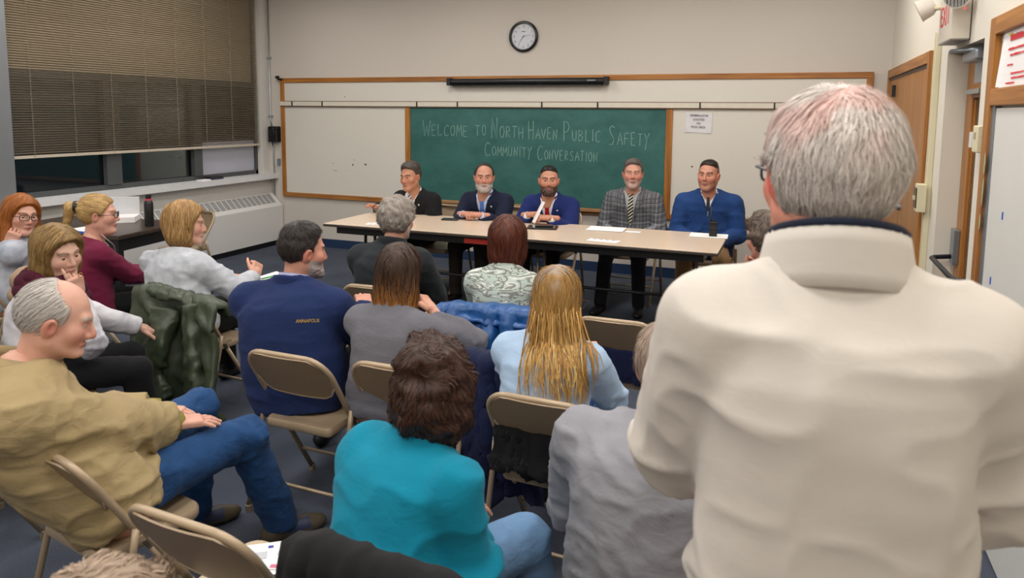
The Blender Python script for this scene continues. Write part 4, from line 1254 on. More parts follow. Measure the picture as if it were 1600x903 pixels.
def lock_geo(g, starts, ends, cols, rs, width=.012, bend=.03):
    """free hanging locks of hair as flattened tapering strands (head frame)"""
    for a, b in zip(starts, ends):
        a, b = V(*a), V(*b)
        t = np.linspace(0, 1, 9)[:, None]
        sidev = V(rs.uniform(-1, 1), rs.uniform(-.3, .1), 0) * bend
        pts = a + (b - a) * t + np.sin(t * math.pi * rs.uniform(.8, 1.7)) * sidev
        r = width * (1 - .85 * t[:, 0] ** 2) * rs.uniform(.6, 1.1)
        c = np.array(rgb(cols[rs.randint(len(cols))])) * rs.uniform(.85, 1.1); c[3] = 1
        g.tube(pts, r, 6, c=c, flat=.45)
    return g

# ---- hands -----------------------------------------------------------
def hand_geo(skin, side, curl=20, spread=4, thumb=35, vox=.0042, flush=.25):
    """wrist at the origin, fingers along +y, palm towards -z; side +1 = right hand (thumb at -x)"""
    s = -side
    segs = []
    fx = [.031, .0105, -.0105, -.029]; fl = [.072, .080, .074, .058]
    cu = curl if isinstance(curl, (list, tuple)) else [curl, curl, curl, curl]
    for i in range(4):
        p = V(s * fx[i], .088 - .006 * abs(i - 1.2), 0)
        sp_ = math.radians(spread * (1.5 - i)) * s
        a = 0
        for k, (fr, rr) in enumerate(((.45, .0088), (.30, .0080), (.25, .0072))):
            a -= math.radians(cu[i] * (.9, 1.25, .8)[k])
            d = V(math.sin(sp_) * math.cos(a), math.cos(sp_) * math.cos(a), math.sin(a))
            q_ = p + d * fl[i] * fr
            segs.append((p, q_, rr, rr - .0007)); p = q_
    tb = V(s * .026, .022, -.006); a = math.radians(thumb)
    t1 = tb + V(s * math.sin(a), math.cos(a), -.25) * .042
    t2 = t1 + nrm(V(s * math.sin(a * .6), math.cos(a * .6), -.35)) * .034
    t3 = t2 + nrm(V(s * math.sin(a * .2), math.cos(a * .2), -.3)) * .024
    segs += [(tb, t1, .0145, .0115), (t1, t2, .0115, .0098), (t2, t3, .0098, .0078)]
    def f(p):
        q = p * np.array([1, 1, 1.0], np.float32)
        c = p - np.array([0, .052, 0], np.float32)
        b = np.abs(c) - np.array([.031, .036, .004], np.float32)
        d = np.sqrt((np.maximum(b, 0) ** 2).sum(-1)) + np.minimum(b.max(-1), 0) - .0105
        d = smin(d, cone(p, (0, -.07, 0), (0, .03, 0), .026, .025), .018)
        for a_, b_, r0, r1 in segs: d = smin(d, cone(p, a_, b_, r0, r1), .005)
        return d
    v, q = nets(f, (-.085, -.095, -.11), (.085, .185, .04), vox)
    v = relax(v, q, 1, .3)
    sk = np.array(rgb(skin)); c = sk[None, :] * (.95 + .1 * noise(v, 90)[:, None]); c[:, 3] = 1
    red = np.array(rgb('#c46f60'))
    tip = np.zeros(len(v))
    for k in (0, 1, 2, 3): tip = np.maximum(tip, np.exp(-((v - segs[k * 3][0]) ** 2).sum(-1) / .012 ** 2))
    c = mixc(c, red, flush * (.25 + tip))
    return G().add(v, q, c)
def frame_from(y, z):
    y = nrm(V(*y)); z = V(*z); z = nrm(z - y * np.dot(y, z)); x = np.cross(y, z)
    return np.stack([x, y, z], 1)

def ik(a, b, l1, l2, pole):
    a, b, pole = V(*a), V(*b), V(*pole)
    d = b - a; L = np.linalg.norm(d)
    if L > (l1 + l2) * .995: b = a + d / L * (l1 + l2) * .995; d = b - a; L = np.linalg.norm(d)
    u = d / L
    x = (l1 * l1 - l2 * l2 + L * L) / (2 * L); h = math.sqrt(max(l1 * l1 - x * x, 1e-6))
    w = pole - u * np.dot(pole, u); w = w / (np.linalg.norm(w) + 1e-9)
    return a + u * x + w * h, b

def folds(v, n, amp, freq, seed, joints=(), st=(1, 1, 1.8)):
    p = v * np.array(st)
    w = np.stack([noise(v, 5, seed + 2), noise(v, 5, seed + 4), noise(v, 5, seed + 6)], -1) - .5
    p = p + w * .12
    r = 1 - np.abs(2 * noise(p, freq, seed) - 1)
    r2 = 1 - np.abs(2 * noise(p * np.array([1.2, 1.2, .8]) + .7, freq * 1.9, seed + 1) - 1)
    big = noise(v, freq * .55, seed + 5) - .5
    a = np.full(len(v), .55)
    for c, rad in joints: a += 1.2 * np.exp(-((v - np.asarray(c)) ** 2).sum(-1) / rad ** 2)
    d = 1.35 * amp * a * ((r ** 3 - .3) + .5 * (r2 ** 3 - .3) + .9 * big)
    return v + n * d[:, None]

class Person:
    def __init__(s, o):
        s.o = o
        female = o.get('sex', 'm') == 'f'
        s.S = S = o.get('scale', .96 if not female else .90)
        s.wide = o.get('wide', 1.0)
        s.stand = o.get('stand', False)
        hd = o['heading']; th = math.radians(hd)
        s.Rw = rotz(th)
        lean = math.radians(o.get('lean', 8)); s.lean = lean
        hz = o['head'][2]
        hip = (.95 if s.stand else o.get('hip', .50))
        s.hs = o.get('hs', 1.0) * (1.0 if not female else .97)
        yaw = math.radians(o['face'] - hd); pit = math.radians(o.get('pitch', 5)); rol = math.radians(o.get('roll', 0))
        s.Rh = rotz(yaw) @ rotx(-pit) @ roty(rol)
        nk = V(0, .028, o.get('neckup', .128) * s.hs) + s.Rh @ V(0, .028, 0) * s.hs
        nk = nk + V(0, o.get('poke', 0.0), 0)
        L = (hz - hip - nk[2]) / math.cos(lean)
        s.L = L
        s.P0 = V(0, 0, hip)
        s.axis = nrm(V(o.get('side', 0.0), math.sin(lean), math.cos(lean)))
        L = s.L = L * math.cos(lean) / s.axis[2]
        s.NB = s.P0 + s.axis * L
        s.hc = s.NB + nk
        org = V(*o['head']) - s.Rw @ s.hc
        s.org = V(org[0], org[1], 0)
        s.bow = o.get('bow', .03)
        s.twist = math.radians(o.get('twist', 0))
        # joints
        sw = (.180 if not female else .158) * s.wide * S
        tw = rotz(s.twist)
        c88 = s.centre(np.array([.80]))[0]
        s.sh = {k: c88 + tw @ V(k * sw, .0, -.005) for k in (-1, 1)}
        la, lf = .285 * S, .255 * S
        s.el, s.wr = {}, {}
        s.hand = {}
        for k, key in ((-1, 'lh'), (1, 'rh')):
            h = o.get(key)
            if h is None: h = dict(pos=(k * .13, .33, hip + .14))
            s.hand[k] = h
            if 'hd' in h: pos = s.hc + s.Rh @ V(*h['hd']) * s.hs
            else: pos = s.loc(h['w']) if 'w' in h else V(*h['pos'])
            s.el[k], s.wr[k] = ik(s.sh[k], pos, la, lf, h.get('pole', (k * .6, -.5, -.7)))
        s.hip, s.kn, s.an, s.fd = {}, {}, {}, {}
        for k, key in ((-1, 'lf'), (1, 'rf')):
            s.hip[k] = V(k * .088 * S, .02, hip - .01)
            ft = o.get(key)
            if ft is None: ft = (k * .10, 0.0, 0) if s.stand else (k * .13, .44, 0)
            elif len(ft) == 4: ft = tuple(s.loc((ft[0], ft[1], ft[2])))
            s.kn[k], s.an[k] = ik(s.hip[k], V(ft[0], ft[1], .085 + ft[2]), .43 * S * o.get('leglen', 1), .43 * S * o.get('leglen', 1), o.get('knee', (k * .12, 1, .9)))
            d = V(k * .15, 1, 0)
            s.fd[k] = nrm(V(*o['toe']) if 'toe' in o else d)
        s.root = empty('person', tuple(s.org), th)
        tag(s.root, o['label'], 'person', o.get('group'))
        # width and depth of the trunk along the spine
        b = o.get('belly', 0.0); ch = o.get('chest', 1.0)
        s.ts = np.array([-.30, -.1, .1, .3, .5, .7, .84, .93, 1.0, 1.1])
        if female:
            s.ta = np.array([.15, .178, .175, .150, .148, .156, .138, .098, .062, .055])
            s.tb = np.array([.09, .125, .122, .108, .105, .108, .092, .072, .058, .052])
        else:
            s.ta = np.array([.14, .168, .168, .162, .166, .178, .155, .108, .066, .058])
            s.tb = np.array([.09, .120, .120, .112, .115, .122, .104, .080, .062, .056])
        s.ta = s.ta * s.wide * S; s.tb = s.tb * S * ch
        s.bel = b
    def loc(s, w): return s.Rw.T @ (V(*w) - s.org)
    def centre(s, t):
        t = np.asarray(t)[:, None]
        return s.P0 + s.axis * s.L * t + V(0, -1, 0) * (4 * s.bow * np.clip(t, 0, 1) * (1 - np.clip(t, 0, 1)))
    def torso(s, p, off=0.0):
        rel = p - s.P0.astype(np.float32)
        t = (rel @ s.axis.astype(np.float32)) / s.L
        c = s.P0[None] + s.axis * s.L * t[:, None]
        tc = np.clip(t, 0, 1)
        c = c + np.stack([0 * t, -4 * s.bow * tc * (1 - tc), 0 * t], -1)
        tw = s.twist * tc
        dx, dy = p[:, 0] - c[:, 0], (p[:, 1] - c[:, 1]) * math.cos(s.lean) - (p[:, 2] - c[:, 2]) * math.sin(s.lean)
        x = dx * np.cos(tw) + dy * np.sin(tw); y = -dx * np.sin(tw) + dy * np.cos(tw)
        tq = np.clip(t, s.ts[0], s.ts[-1])
        a = np.interp(tq, s.ts, s.ta) + off; b = np.interp(tq, s.ts, s.tb) + off
        if s.bel: b = b + np.where(y > 0, s.bel * np.exp(-((t - .22) / .28) ** 2), 0); a = a + .4 * s.bel * np.exp(-((t - .22) / .3) ** 2)
        e = 2.35
        rr = (np.abs(x / a) ** e + np.abs(y / b) ** e) ** (1 / e)
        d = (rr - 1) * np.minimum(a, b)
        ex = np.abs(t - tq) * s.L
        d = np.where(ex > 0, np.sqrt(np.maximum(d, 0) ** 2 + ex ** 2) + np.minimum(d, 0) * 0, d)
        return d, t, x, y
    def top(s, p, off=.0, cut=True, sleeve=1.0, loose=1.0, arms=True, neck=.0, hem=-.18, skirt=True, full=False):
        d, t, x, y = s.torso(p, off)
        if s.o.get('sex') == 'f':
            tw = rotz(s.twist)
            for k in (-1, 1):
                c = s.centre(np.array([.58]))[0] + tw @ V(k * .072, .085 * s.o.get('chest', 1), 0)
                d = smin(d, sph(p, c, .062 * s.S + off), .05)
        if arms:
            for k in (-1, 1):
                S = s.S
                nk = s.NB - s.axis * .03
                d = smin(d, cone(p, nk + V(k * .03, -.01, 0), s.sh[k] + V(-k * .012, 0, .012), .040 * S + off, .052 * S + off), .04)
                d = smin(d, cone(p, s.sh[k], s.el[k], .060 * S * loose + off, .047 * S * loose + off), .022)
                w = s.el[k] + (s.wr[k] - s.el[k]) * sleeve
                ax_ = nrm(s.wr[k] - s.el[k])
                fa = cone(p, s.el[k], w + ax_ * .03, .046 * S * loose + off, .033 * S * (1 + (loose - 1) * .6) + off)
                if cut: fa = np.maximum(fa, (p - w.astype(np.float32)) @ ax_.astype(np.float32))
                d = smin(d, fa, .02)
        if cut:
            n = nrm(s.axis + V(0, .38, 0))
            d = np.maximum(d, (p - (s.NB + V(0, 0, .008 + neck)).astype(np.float32)) @ n.astype(np.float32))
            d = np.maximum(d, (hem - t) * s.L)
        if full: return d, t, x, y
        return d
    def legs(s, p, off=.0, cut=True, loose=1.0):
        S = s.S * s.o.get('legw', 1.0)
        d = ell(p, s.P0 + V(0, -.01, .0), (.140 * s.wide * S + off, .100 * S + off, .095 + off))
        for k in (-1, 1):
            d = smin(d, cone(p, s.hip[k] + V(0, -.02, .015), s.kn[k], .083 * S + off, .060 * S + off), .035)
            an = s.an[k]
            sh = cone(p, s.kn[k], an, .060 * S + off, .045 * S * loose + off)
            if cut: sh = np.maximum(sh, (an[2] - .03) - p[:, 2])
            d = smin(d, sh, .02)
        return d
    def bounds(s, pts, m):
        pts = np.array(pts); return pts.min(0) - m, pts.max(0) + m
    def garment(s, name, mat, f, lo, hi, vox=.011, amp=.004, freq=9, joints=True, label=None, smooth=1, st=(1, 1, 1.8), seed=None, post=None):
        v, q = nets(f, lo, hi, vox)
        if len(v) == 0: return None
        v = relax(v, q, smooth, .5)
        n = vnormals(v, q)
        js = []
        if joints:
            for k in (-1, 1): js += [(s.el[k], .10), (s.sh[k] + V(-k * .03, .03, -.06), .09), (s.kn[k], .1), (s.hip[k] + V(0, .04, .06), .12)]
        if amp: v = folds(v, n, amp, freq, seed if seed is not None else int(abs(s.org[0] * 37 + s.org[1] * 11)) % 17, js, st)
        if post is not None: v = post(v, n)
        o = G().add(v, q).build(name, mat, s.root, True)
        if label: o['label'] = label
        return o
    def make_top(s, name, mat, off=.012, vox=.011, **kw):
        gk = {k: kw.pop(k) for k in ('amp', 'freq', 'label', 'st', 'seed', 'post', 'smooth') if k in kw}
        lo, hi = s.bounds([s.P0 + V(0, 0, -.08), s.NB + V(0, 0, .03)] + [s.sh[k] for k in (-1, 1)] + [s.el[k] for k in (-1, 1)] + [s.wr[k] for k in (-1, 1)] + [s.P0 + V(0, .16 + s.bel, 0), s.P0 + V(0, -.14, 0), s.P0 + V(.15 * s.wide, 0, 0), s.P0 - V(.15 * s.wide, 0, 0)], .10)
        lo[2] = max(lo[2], s.P0[2] - .30)
        return s.garment(name, mat, lambda p: s.top(p, off, **kw), lo, hi, vox, **gk)
    def make_legs(s, name, mat, off=.010, vox=.014, **kw):
        gk = {k: kw.pop(k) for k in ('amp', 'freq', 'label', 'seed') if k in kw}
        lo, hi = s.bounds([s.P0] + [j[k] for j in (s.hip, s.kn, s.an) for k in (-1, 1)], .13)
        lo[2] = max(lo[2], .03)
        return s.garment(name, mat, lambda p: s.legs(p, off, **kw), lo, hi, vox, st=(1, 1, 1), **gk)
    def make_body(s, vox=.0046, hv=.0044):
        o = s.o
        g = head_geo(o, vox)
        pit = math.radians(o.get('pitch', 5)); v = g.v[0]      # the neck stays upright under a tilted head
        w = np.clip((-.055 - v[:, 2]) / .09, 0, 1) * pit
        y, z = v[:, 1] + .02, v[:, 2] + .055
        g.v[0] = np.stack([v[:, 0], y * np.cos(w) - z * np.sin(w) - .02, y * np.sin(w) + z * np.cos(w) - .055], -1)
        g.xf(M4(s.Rh * s.hs, s.hc))
        for k in (-1, 1):
            h = s.hand[k]
            if h.get('skip'): continue
            fa = nrm(s.wr[k] - s.el[k])
            d = nrm(V(*h['dir'])) if 'dir' in h else fa
            up = V(*h.get('back', (0, 0, 1)))
            if 'hdir' in h: d = nrm(s.Rh @ V(*h['hdir'])); up = s.Rh @ V(*h.get('hback', (0, 1, 0)))
            g.merge(hand_geo(o['skin'], k, h.get('curl', 22), h.get('spread', 4), h.get('thumb', 35), hv).xf(M4(frame_from(d, up) * s.S * o.get('handscale', 1.0), s.wr[k])))
        sk = np.array(rgb(o['skin']))
        def core(p):
            d = s.top(p, -.014, cut=False)
            return np.minimum(d, s.legs(p, -.014, cut=False))
        lo, hi = s.bounds([s.P0, s.NB] + [j[k] for j in (s.sh, s.el, s.wr, s.kn, s.an) for k in (-1, 1)], .12)
        v, q = nets(core, lo, hi, .03)
        g.add(v, q, sk)
        s.body = g.build('body', m_skin, s.root, True)
        e = eye_geo(o).xf(M4(s.Rh * s.hs, s.hc)).build('eyes', m_eye, s.root, True)
        return s
    def hair(s, style, cols, n=1400, vox=.0065, seed=1, extra=None, locks=None):
        g = hair_geo(s.o, style, cols, n, vox, seed, extra)
        if locks: locks(g, np.random.RandomState(seed + 5))
        g.xf(M4(s.Rh * s.hs, s.hc))
        if locks:      # long hair lies on the clothes instead of passing through them
            for i in range(2, len(g.v)):
                v = g.v[i].astype(np.float32)
                for _ in range(3):
                    d0 = s.top(v, .024, cut=False); e_ = .004
                    gr = np.stack([s.top(v + np.eye(3, dtype=np.float32)[k] * e_, .024, cut=False) - d0 for k in range(3)], -1)
                    v = v + (nrm(gr) * np.clip(.004 - d0, 0, .05)[:, None]).astype(np.float32) * (v[:, 2:3] < s.NB[2] - .0)
                g.v[i] = v.astype(float)
        g.build('hair', m_hair, s.root, True)
        return s
    def shoes(s, c1='#17161a', c2='#0d0d0f', c3=None):
        for k in (-1, 1):
            d = s.fd[k]; a = s.an[k]
            R = frame_from(d, (0, 0, 1))
            base = V(a[0], a[1], a[2] - .085)
            def f(p):
                u = cone(p, (0, -.055, .040), (0, .10, .036), .036, .038)
                u = smin(u, ell(p, (0, .125, .030), (.043, .07, .034)), .02)
                u = smin(u, cone(p, (0, -.03, .05), (0, -.025, .10), .040, .042), .02)
                return np.maximum(u, -p[:, 2])
            v, q = nets(f, (-.07, -.13, -.02), (.07, .22, .16), .009)
            v = relax(v, q, 1, .4)
            c = np.tile(np.array(rgb(c1)), (len(v), 1)) * (.9 + .2 * noise(v, 40)[:, None])
            if c3: c = mixc(c, np.array(rgb(c3)), ((np.abs(v[:, 1] - .06) < .05) & (np.abs(v[:, 0]) > .012) & (v[:, 2] > .03)) * 1.0)
            sole = v[:, 2] < .018
            c[sole] = np.array(rgb(c2)); c[:, 3] = 1
            sh = G().add(v, q, c).xf(M4(R * s.S, base)).build('shoe', m_shoe, s.root, True)
        return s
    def collar(s, mat, r0=(.075, .072), r1=(.066, .066), h0=-.02, h1=.045, gap=40, th=.007, name='collar', tilt=.32, shift=(0, 0, 0), fold=0.0, n=30, roll=0.0):
        """band round the neck: r0/r1 half widths (x,y) at foot and top, open at the throat"""
        ph = np.linspace(math.radians(gap / 2), math.radians(360 - gap / 2), n)
        rows = []
        m = 5
        for i in range(m + (3 if fold else 0)):
            if i < m:
                u = i / (m - 1); rx = r0[0] + (r1[0] - r0[0]) * u; ry = r0[1] + (r1[1] - r0[1]) * u; h = h0 + (h1 - h0) * u
            else:
                u = (i - m + 1) / 3; rx = r1[0] + fold * (.35 + .65 * u); ry = r1[1] + fold * (.35 + .65 * u); h = h1 - (h1 - h0) * .95 * u + .004 * (1 - u)
            x = rx * np.sin(ph); y = ry * np.cos(ph)
            rows.append(np.stack([x, y, h - tilt * (y + .03) + roll * np.cos(ph) * 0], -1))
        P = np.array(rows) + s.NB + V(*shift)
        return G().grid(P, thick=th).build(name, mat, s.root, True)
    def glasses(s, mat, up=False, w=.026, h=.017, r=.0016, at=None, lens=None):
        e = empty('glasses'); e.parent = s.root
        e2 = G()
        C = V(0, .106, .009)
        def ring(k):
            out = []
            for a in np.linspace(0, 2 * math.pi, 20, endpoint=False):
                cx, sx = math.cos(a), math.sin(a)
                f_ = (abs(cx) ** 3.5 + abs(sx) ** 3.5) ** (-1 / 3.5)
                out.append(V(k * .032 + w * cx * f_, -.010 * abs(k * .032 + w * cx * f_) / .058, h * sx * f_))
            return np.array(out)
        R, t = s.Rh * s.hs, s.hc
        if up: R = R @ rotx(math.radians(62)); C = V(0, .108, .0) if at is None else V(*at)
        M = M4(R, t)
        for k in (-1, 1):
            rg = ring(k) + C
            G().tube(rg, r, 6, closed=True).xf(M).build('rim', mat, e, True)
            G().tube([C + V(k * .058, -.010, .006), C + V(k * .072, -.02, .007), C + V(k * .079, -.05, .006), C + V(k * .083, -.105, .002), C + V(k * .080, -.125, -.018)], r, 6).xf(M).build('temple', mat, e, True)
            if lens:
                ce = rg.mean(0); vv = np.vstack([rg, ce[None]]); nn_ = len(rg)
                G().add(vv, [(i, (i + 1) % nn_, nn_, nn_) for i in range(nn_)]).xf(M).build('lens', lens, e)
        G().tube([C + V(-.008, 0, .004), C + V(0, .003, .006), C + V(.008, 0, .004)], r, 6).xf(M).build('bridge', mat, e, True)
        return s
    # ---- jackets with lapels, shirt front and tie
    def suit(s, jm, sm, tm, lap=None, off=.022, vox=.0095, button=.30, wid=.070, name='suit_jacket', amp=.003, pin=None, tie_w=.034, vtop=1.02):
        lo, hi = s.bounds([s.P0 + V(0, 0, -.08), s.NB + V(0, 0, .03)] + [j[k] for j in (s.sh, s.el, s.wr) for k in (-1, 1)] + [s.P0 + V(0, .18, 0), s.P0 - V(0, .14, 0)], .10)
        vw = lambda t: np.interp(t, [button, vtop], [0, wid])
        def jf(p):
            d, t, x, y = s.top(p, off, full=True, sleeve=.94, loose=1.05)
            cut = np.minimum(vw(t) - np.abs(x), y); cut = np.where(t > button, cut, -1)
            return np.maximum(d, cut)
        s.garment(name, jm, jf, lo, hi, vox, amp=amp, freq=8)
        c = s.centre(np.array([.3, 1.0])); fl, fh = c.min(0) - V(.14, .02, .02), c.max(0) + V(.14, .24, .04)
        def sf(p):
            d, t, x, y = s.torso(p, .010)
            d = np.maximum(d, np.maximum(np.abs(x) - .10, np.maximum((button - .06 - t) * s.L, -y)))
            n = nrm(s.axis + V(0, .45, 0)); return np.maximum(d, (p - (s.NB + V(0, 0, .012)).astype(np.float32)) @ n.astype(np.float32))
        s.garment('shirt_front', sm, sf, fl, fh, .0085, amp=0)
        def lf(p):
            d, t, x, y = s.torso(p, off + .007)
            b = np.abs(np.abs(x) - vw(t) - .026 * np.clip((t - button) / .45, 0.15, 1)) - .026 * np.clip((t - button) / .45, .15, 1)
            return np.maximum(d, np.maximum(b, np.maximum(-y, np.maximum(button + .03 - t, t - .93) * s.L)))
        lo_ = s.garment('lapels', lap or jm, lf, fl, fh, .008, amp=0)
        if tm:
            def tf(p):
                d, t, x, y = s.torso(p, .018)
                w = np.interp(t, [.1, .86, .91, .94, 1.0, 1.05], [tie_w, tie_w * .55, tie_w * .42, tie_w * .75, tie_w * .75, tie_w * .5])
                return np.maximum(d - .004 * (t > .92), np.maximum(np.abs(x) - w, np.maximum(-y, np.maximum(button - .05 - t, t - 1.01) * s.L)))
            s.garment('tie', tm, tf, fl, fh, .0065, amp=0)
        s.collar(sm, (.064, .064), (.060, .062), -.012, .038, 16, .006, 'shirt_collar', fold=.012)
        s.collar(jm, (.090, .084), (.070, .068), -.03, .022, 110, .009, 'jacket_collar', tilt=.38)
        for k in (-1, 1):
            h = s.hand[k]
            if h.get('skip'): continue
            ax_ = nrm(s.wr[k] - s.el[k]); 
            G().tube([s.wr[k] - ax_ * .05, s.wr[k] - ax_ * .004], [.036 * s.S, .035 * s.S], 14).build('shirt_cuff', sm, s.root, True)
        if pin:
            c = s.centre(np.array([.72]))[0] + V(-.098, s.tb[5] + off * .6, 0)
            G().lathe([(.001, .004), (.007, .003), (.008, 0)], 10, axis=1).xf(M4(rotz(math.pi), c)).build('lapel_pin', pin, s.root)
        return s

def glass_lens():
    m, nt, bs = new_mat('spectacle_lens')
    bs.inputs['Base Color'].default_value = (.95, .97, .97, 1); bs.inputs['Roughness'].default_value = 0.0
    bs.inputs['Transmission Weight'].default_value = 1.0; bs.inputs['IOR'].default_value = 1.05
    return m
m_spec = glass_lens()
# ------------------------------------------------------------------ clothing colours
f_black = fabric('suit_black', '#141518'); f_navy = fabric('suit_navy', '#161d33'); f_royal = fabric('suit_royal', '#1a2860')
f_trs = fabric('trousers_dark', '#131419'); f_khaki = fabric('trousers_khaki', '#7d6242'); f_blk = fabric('knit_black', '#101114')
f_plaid = stripes('jacket_plaid', '#55565a', '#6a6c70', 30, (1, 0, 0), .35, .9, second=[('#8d9096', 13, (1, 0, 0), .10), ('#8d9096', 12, (0, .3, 1), .10), ('#3c3d41', 26, (0, .3, 1), .3)])
f_white = fabric('shirt_white', '#dfe0e4', bump=.1); f_blueshirt = fabric('shirt_pale_blue', '#b7c6e6', bump=.1); f_greyshirt = fabric('shirt_grey', '#a9adb2', bump=.1)
t_red = fabric('tie_red', '#a4121f', rough=.55); t_blue = fabric('tie_blue', '#5273ba', rough=.55); t_dark = fabric('tie_charcoal', '#2e3036', rough=.6)
t_str = stripes('tie_striped', '#1e1e1e', '#d5d0bc', 42, (.62, 0, .78), .42, .5)
t_sil = stripes('tie_silver', '#c3c8cf', '#39406a', 36, (.7, 0, .7), .45, .5)
f_zip = fabric('sweater_blue', '#1f3f74', weave=500)
m_pin = plain('pin_white', '#e4e4e0', .3, .2)

# ------------------------------------------------------------------ panel, left to right
def table_chair(p, back=.0, label='', dx=0.0):
    c = p.org + p.Rw @ V(dx, .05 + back, 0)
    chair(c[0], c[1], p.o['heading'], label, 'chairs behind the panel table', 1.10)
PS = '#c08a70'
p = Person(dict(hip=.545, label='man in black suit and silver striped tie at the left end of the panel table', head=(-3.33, 5.93, 1.085), heading=176, face=172, pitch=5, roll=4, lean=14, skin='#b98468', brow='#3d342e', red='#b0604e', hs=1.06, nose=1.1, wide=1.03,
     lh=dict(pos=(-.10, .30, .70)), rh=dict(w=(-3.70, 5.92, .785), back=(0, 0, 1), curl=25), open=.3))
p.make_body().hair('swept', ['#5d554e', '#3b332e'], 900)
p.suit(f_black, f_white, t_sil, pin=m_pin); p.make_legs('trousers', f_blk); p.shoes(); table_chair(p, label='folding chair under the man in the black suit', dx=-.24)
p = Person(dict(hip=.545, label='bearded man in navy suit and blue tie with clasped hands', head=(-2.655, 6.10, 1.092), heading=178, face=203, pitch=-1, lean=12, skin='#bf8a74', brow='#3a302b', beard='#a8a29c', disp_beard=True, hs=1.08, wide=1.1, iris='#3c342c', flush=.5,
     lh=dict(w=(-2.575, 5.84, .79), dir=(.75, .45, .1), back=(0, .25, 1), curl=32, thumb=25), rh=dict(w=(-2.745, 5.84, .79), dir=(-.75, .45, .1), back=(0, .25, 1), curl=32, thumb=20)))
p.make_body().hair('receding', ['#4a4340', '#2b2522'], 900, seed=2)
p.suit(f_navy, f_blueshirt, t_blue, pin=m_pin); p.make_legs('trousers', fabric('trousers_brown', '#2b241f')); p.shoes(); table_chair(p, label='folding chair under the bearded man in the navy suit', dx=-.22)
p = Person(dict(hip=.545, label='dark-bearded man in royal blue suit and red tie holding a white paper', head=(-2.02, 6.08, 1.092), heading=180, face=199, pitch=-3, lean=16, skin='#b9856c', brow='#17120f', beard='#211a17', disp_beard=True, hs=1.06, wide=1.1, iris='#2a221c',
     lh=dict(w=(-1.935, 5.86, .80), dir=(.8, .35, .05), back=(0, .3, 1), curl=45, thumb=20), rh=dict(w=(-2.135, 5.88, .815), dir=(-.8, .4, .15), back=(0, .3, 1), curl=45, thumb=20)))
p.make_body().hair('crop', ['#1c1614', '#0f0c0b'], 700, seed=3)
p.suit(f_royal, f_white, t_red, pin=m_pin); p.make_legs('trousers', f_trs); p.shoes()
w0 = p.wr[-1] - nrm(p.wr[-1] - p.el[-1]) * .012
ax_ = nrm(p.wr[-1] - p.el[-1])
G().tube([w0 - ax_ * .008, w0 + ax_ * .008], [.031, .031], 14).build('watch_strap', plain('watch_steel', '#b9a98a', .3, .8), p.root, True)
table_chair(p, label='folding chair under the man in the royal blue suit')
pf = empty('folded_paper', (-2.04, 5.79, .80)); tag(pf, 'white folded paper held up by the man with the red tie', 'paper'); pf.rotation_euler = (math.radians(-12), math.radians(24), math.radians(10))
P = np.array([[(u, .012 * math.cos(u * 60) , v_ + .02 * (v_ > .11)) for u in np.linspace(-.014, .014, 5)] for v_ in np.linspace(-.04, .14, 7)])
G().grid(P, thick=.002).build('sheet', m_paper, pf)
P2_ = np.array([[(u, .016 - .03 * (v_ - .0), v_ - .05) for u in np.linspace(-.05, .05, 3)] for v_ in np.linspace(0, .05, 3)])
p = Person(dict(hip=.545, label='man in grey plaid jacket and black-and-white striped tie', head=(-1.34, 6.42, 1.15), heading=180, face=192, pitch=-5, lean=2, skin='#c08c78', brow='#6b6058', beard='#a39c96', beard_w=.5, hs=1.06, wide=1.12, flush=.55, iris='#5a6a78', open=.26,
     lh=dict(pos=(-.13, .26, .63)), rh=dict(pos=(.13, .26, .63)), lf=(-.17, .50, 0), rf=(.15, .55, 0)))
p.make_body().hair('short', ['#77726d', '#4d4844'], 900, seed=4)
p.suit(f_plaid, f_greyshirt, t_str, lap=f_plaid, tie_w=.038); p.make_legs('trousers', f_trs); p.shoes(); table_chair(p, label='folding chair under the man in the grey plaid jacket')
p = Person(dict(hip=.545, label='man in blue quarter-zip sweater at the right end of the panel table', head=(-.68, 6.40, 1.165), heading=184, face=170, pitch=-3, lean=4, skin='#bd8670', brow='#3a2b22', beard='#6a5040', beard_w=.3, hs=1.08, wide=1.22, jaw=1.08, belly=.02, flush=.5,
     lh=dict(pos=(-.12, .26, .64)), rh=dict(pos=(.12, .26, .64)), lf=(-.15, .46, 0), rf=(.2, .48, 0)))
p.make_body().hair('crop', ['#30251e', '#1c1511'], 700, seed=5)
p.suit(f_zip, f_white, t_dark, off=.024, button=.66, wid=.060, name='zip_sweater', amp=.005, tie_w=.026)
p.make_legs('trousers', f_khaki); p.shoes('#5a3018', '#1d130d'); table_chair(p, label='folding chair under the man in the blue sweater')
G().box((-.004, -.003, -.02), (.004, .003, .02)).xf(M4(rotz(0), p.centre(np.array([.63]))[0] + V(0, p.tb[4] + .03, 0))).build('zip_pull', m_grey, p.root)

# ------------------------------------------------------------------ audience
SK = '#cf9d88'
def seat(p, label, dy=.06, dx=0.0, turn=0):
    c = p.org + p.Rw @ V(dx, dy, 0)
    return chair(c[0], c[1], p.o['heading'] + turn, label, 'audience folding chairs')

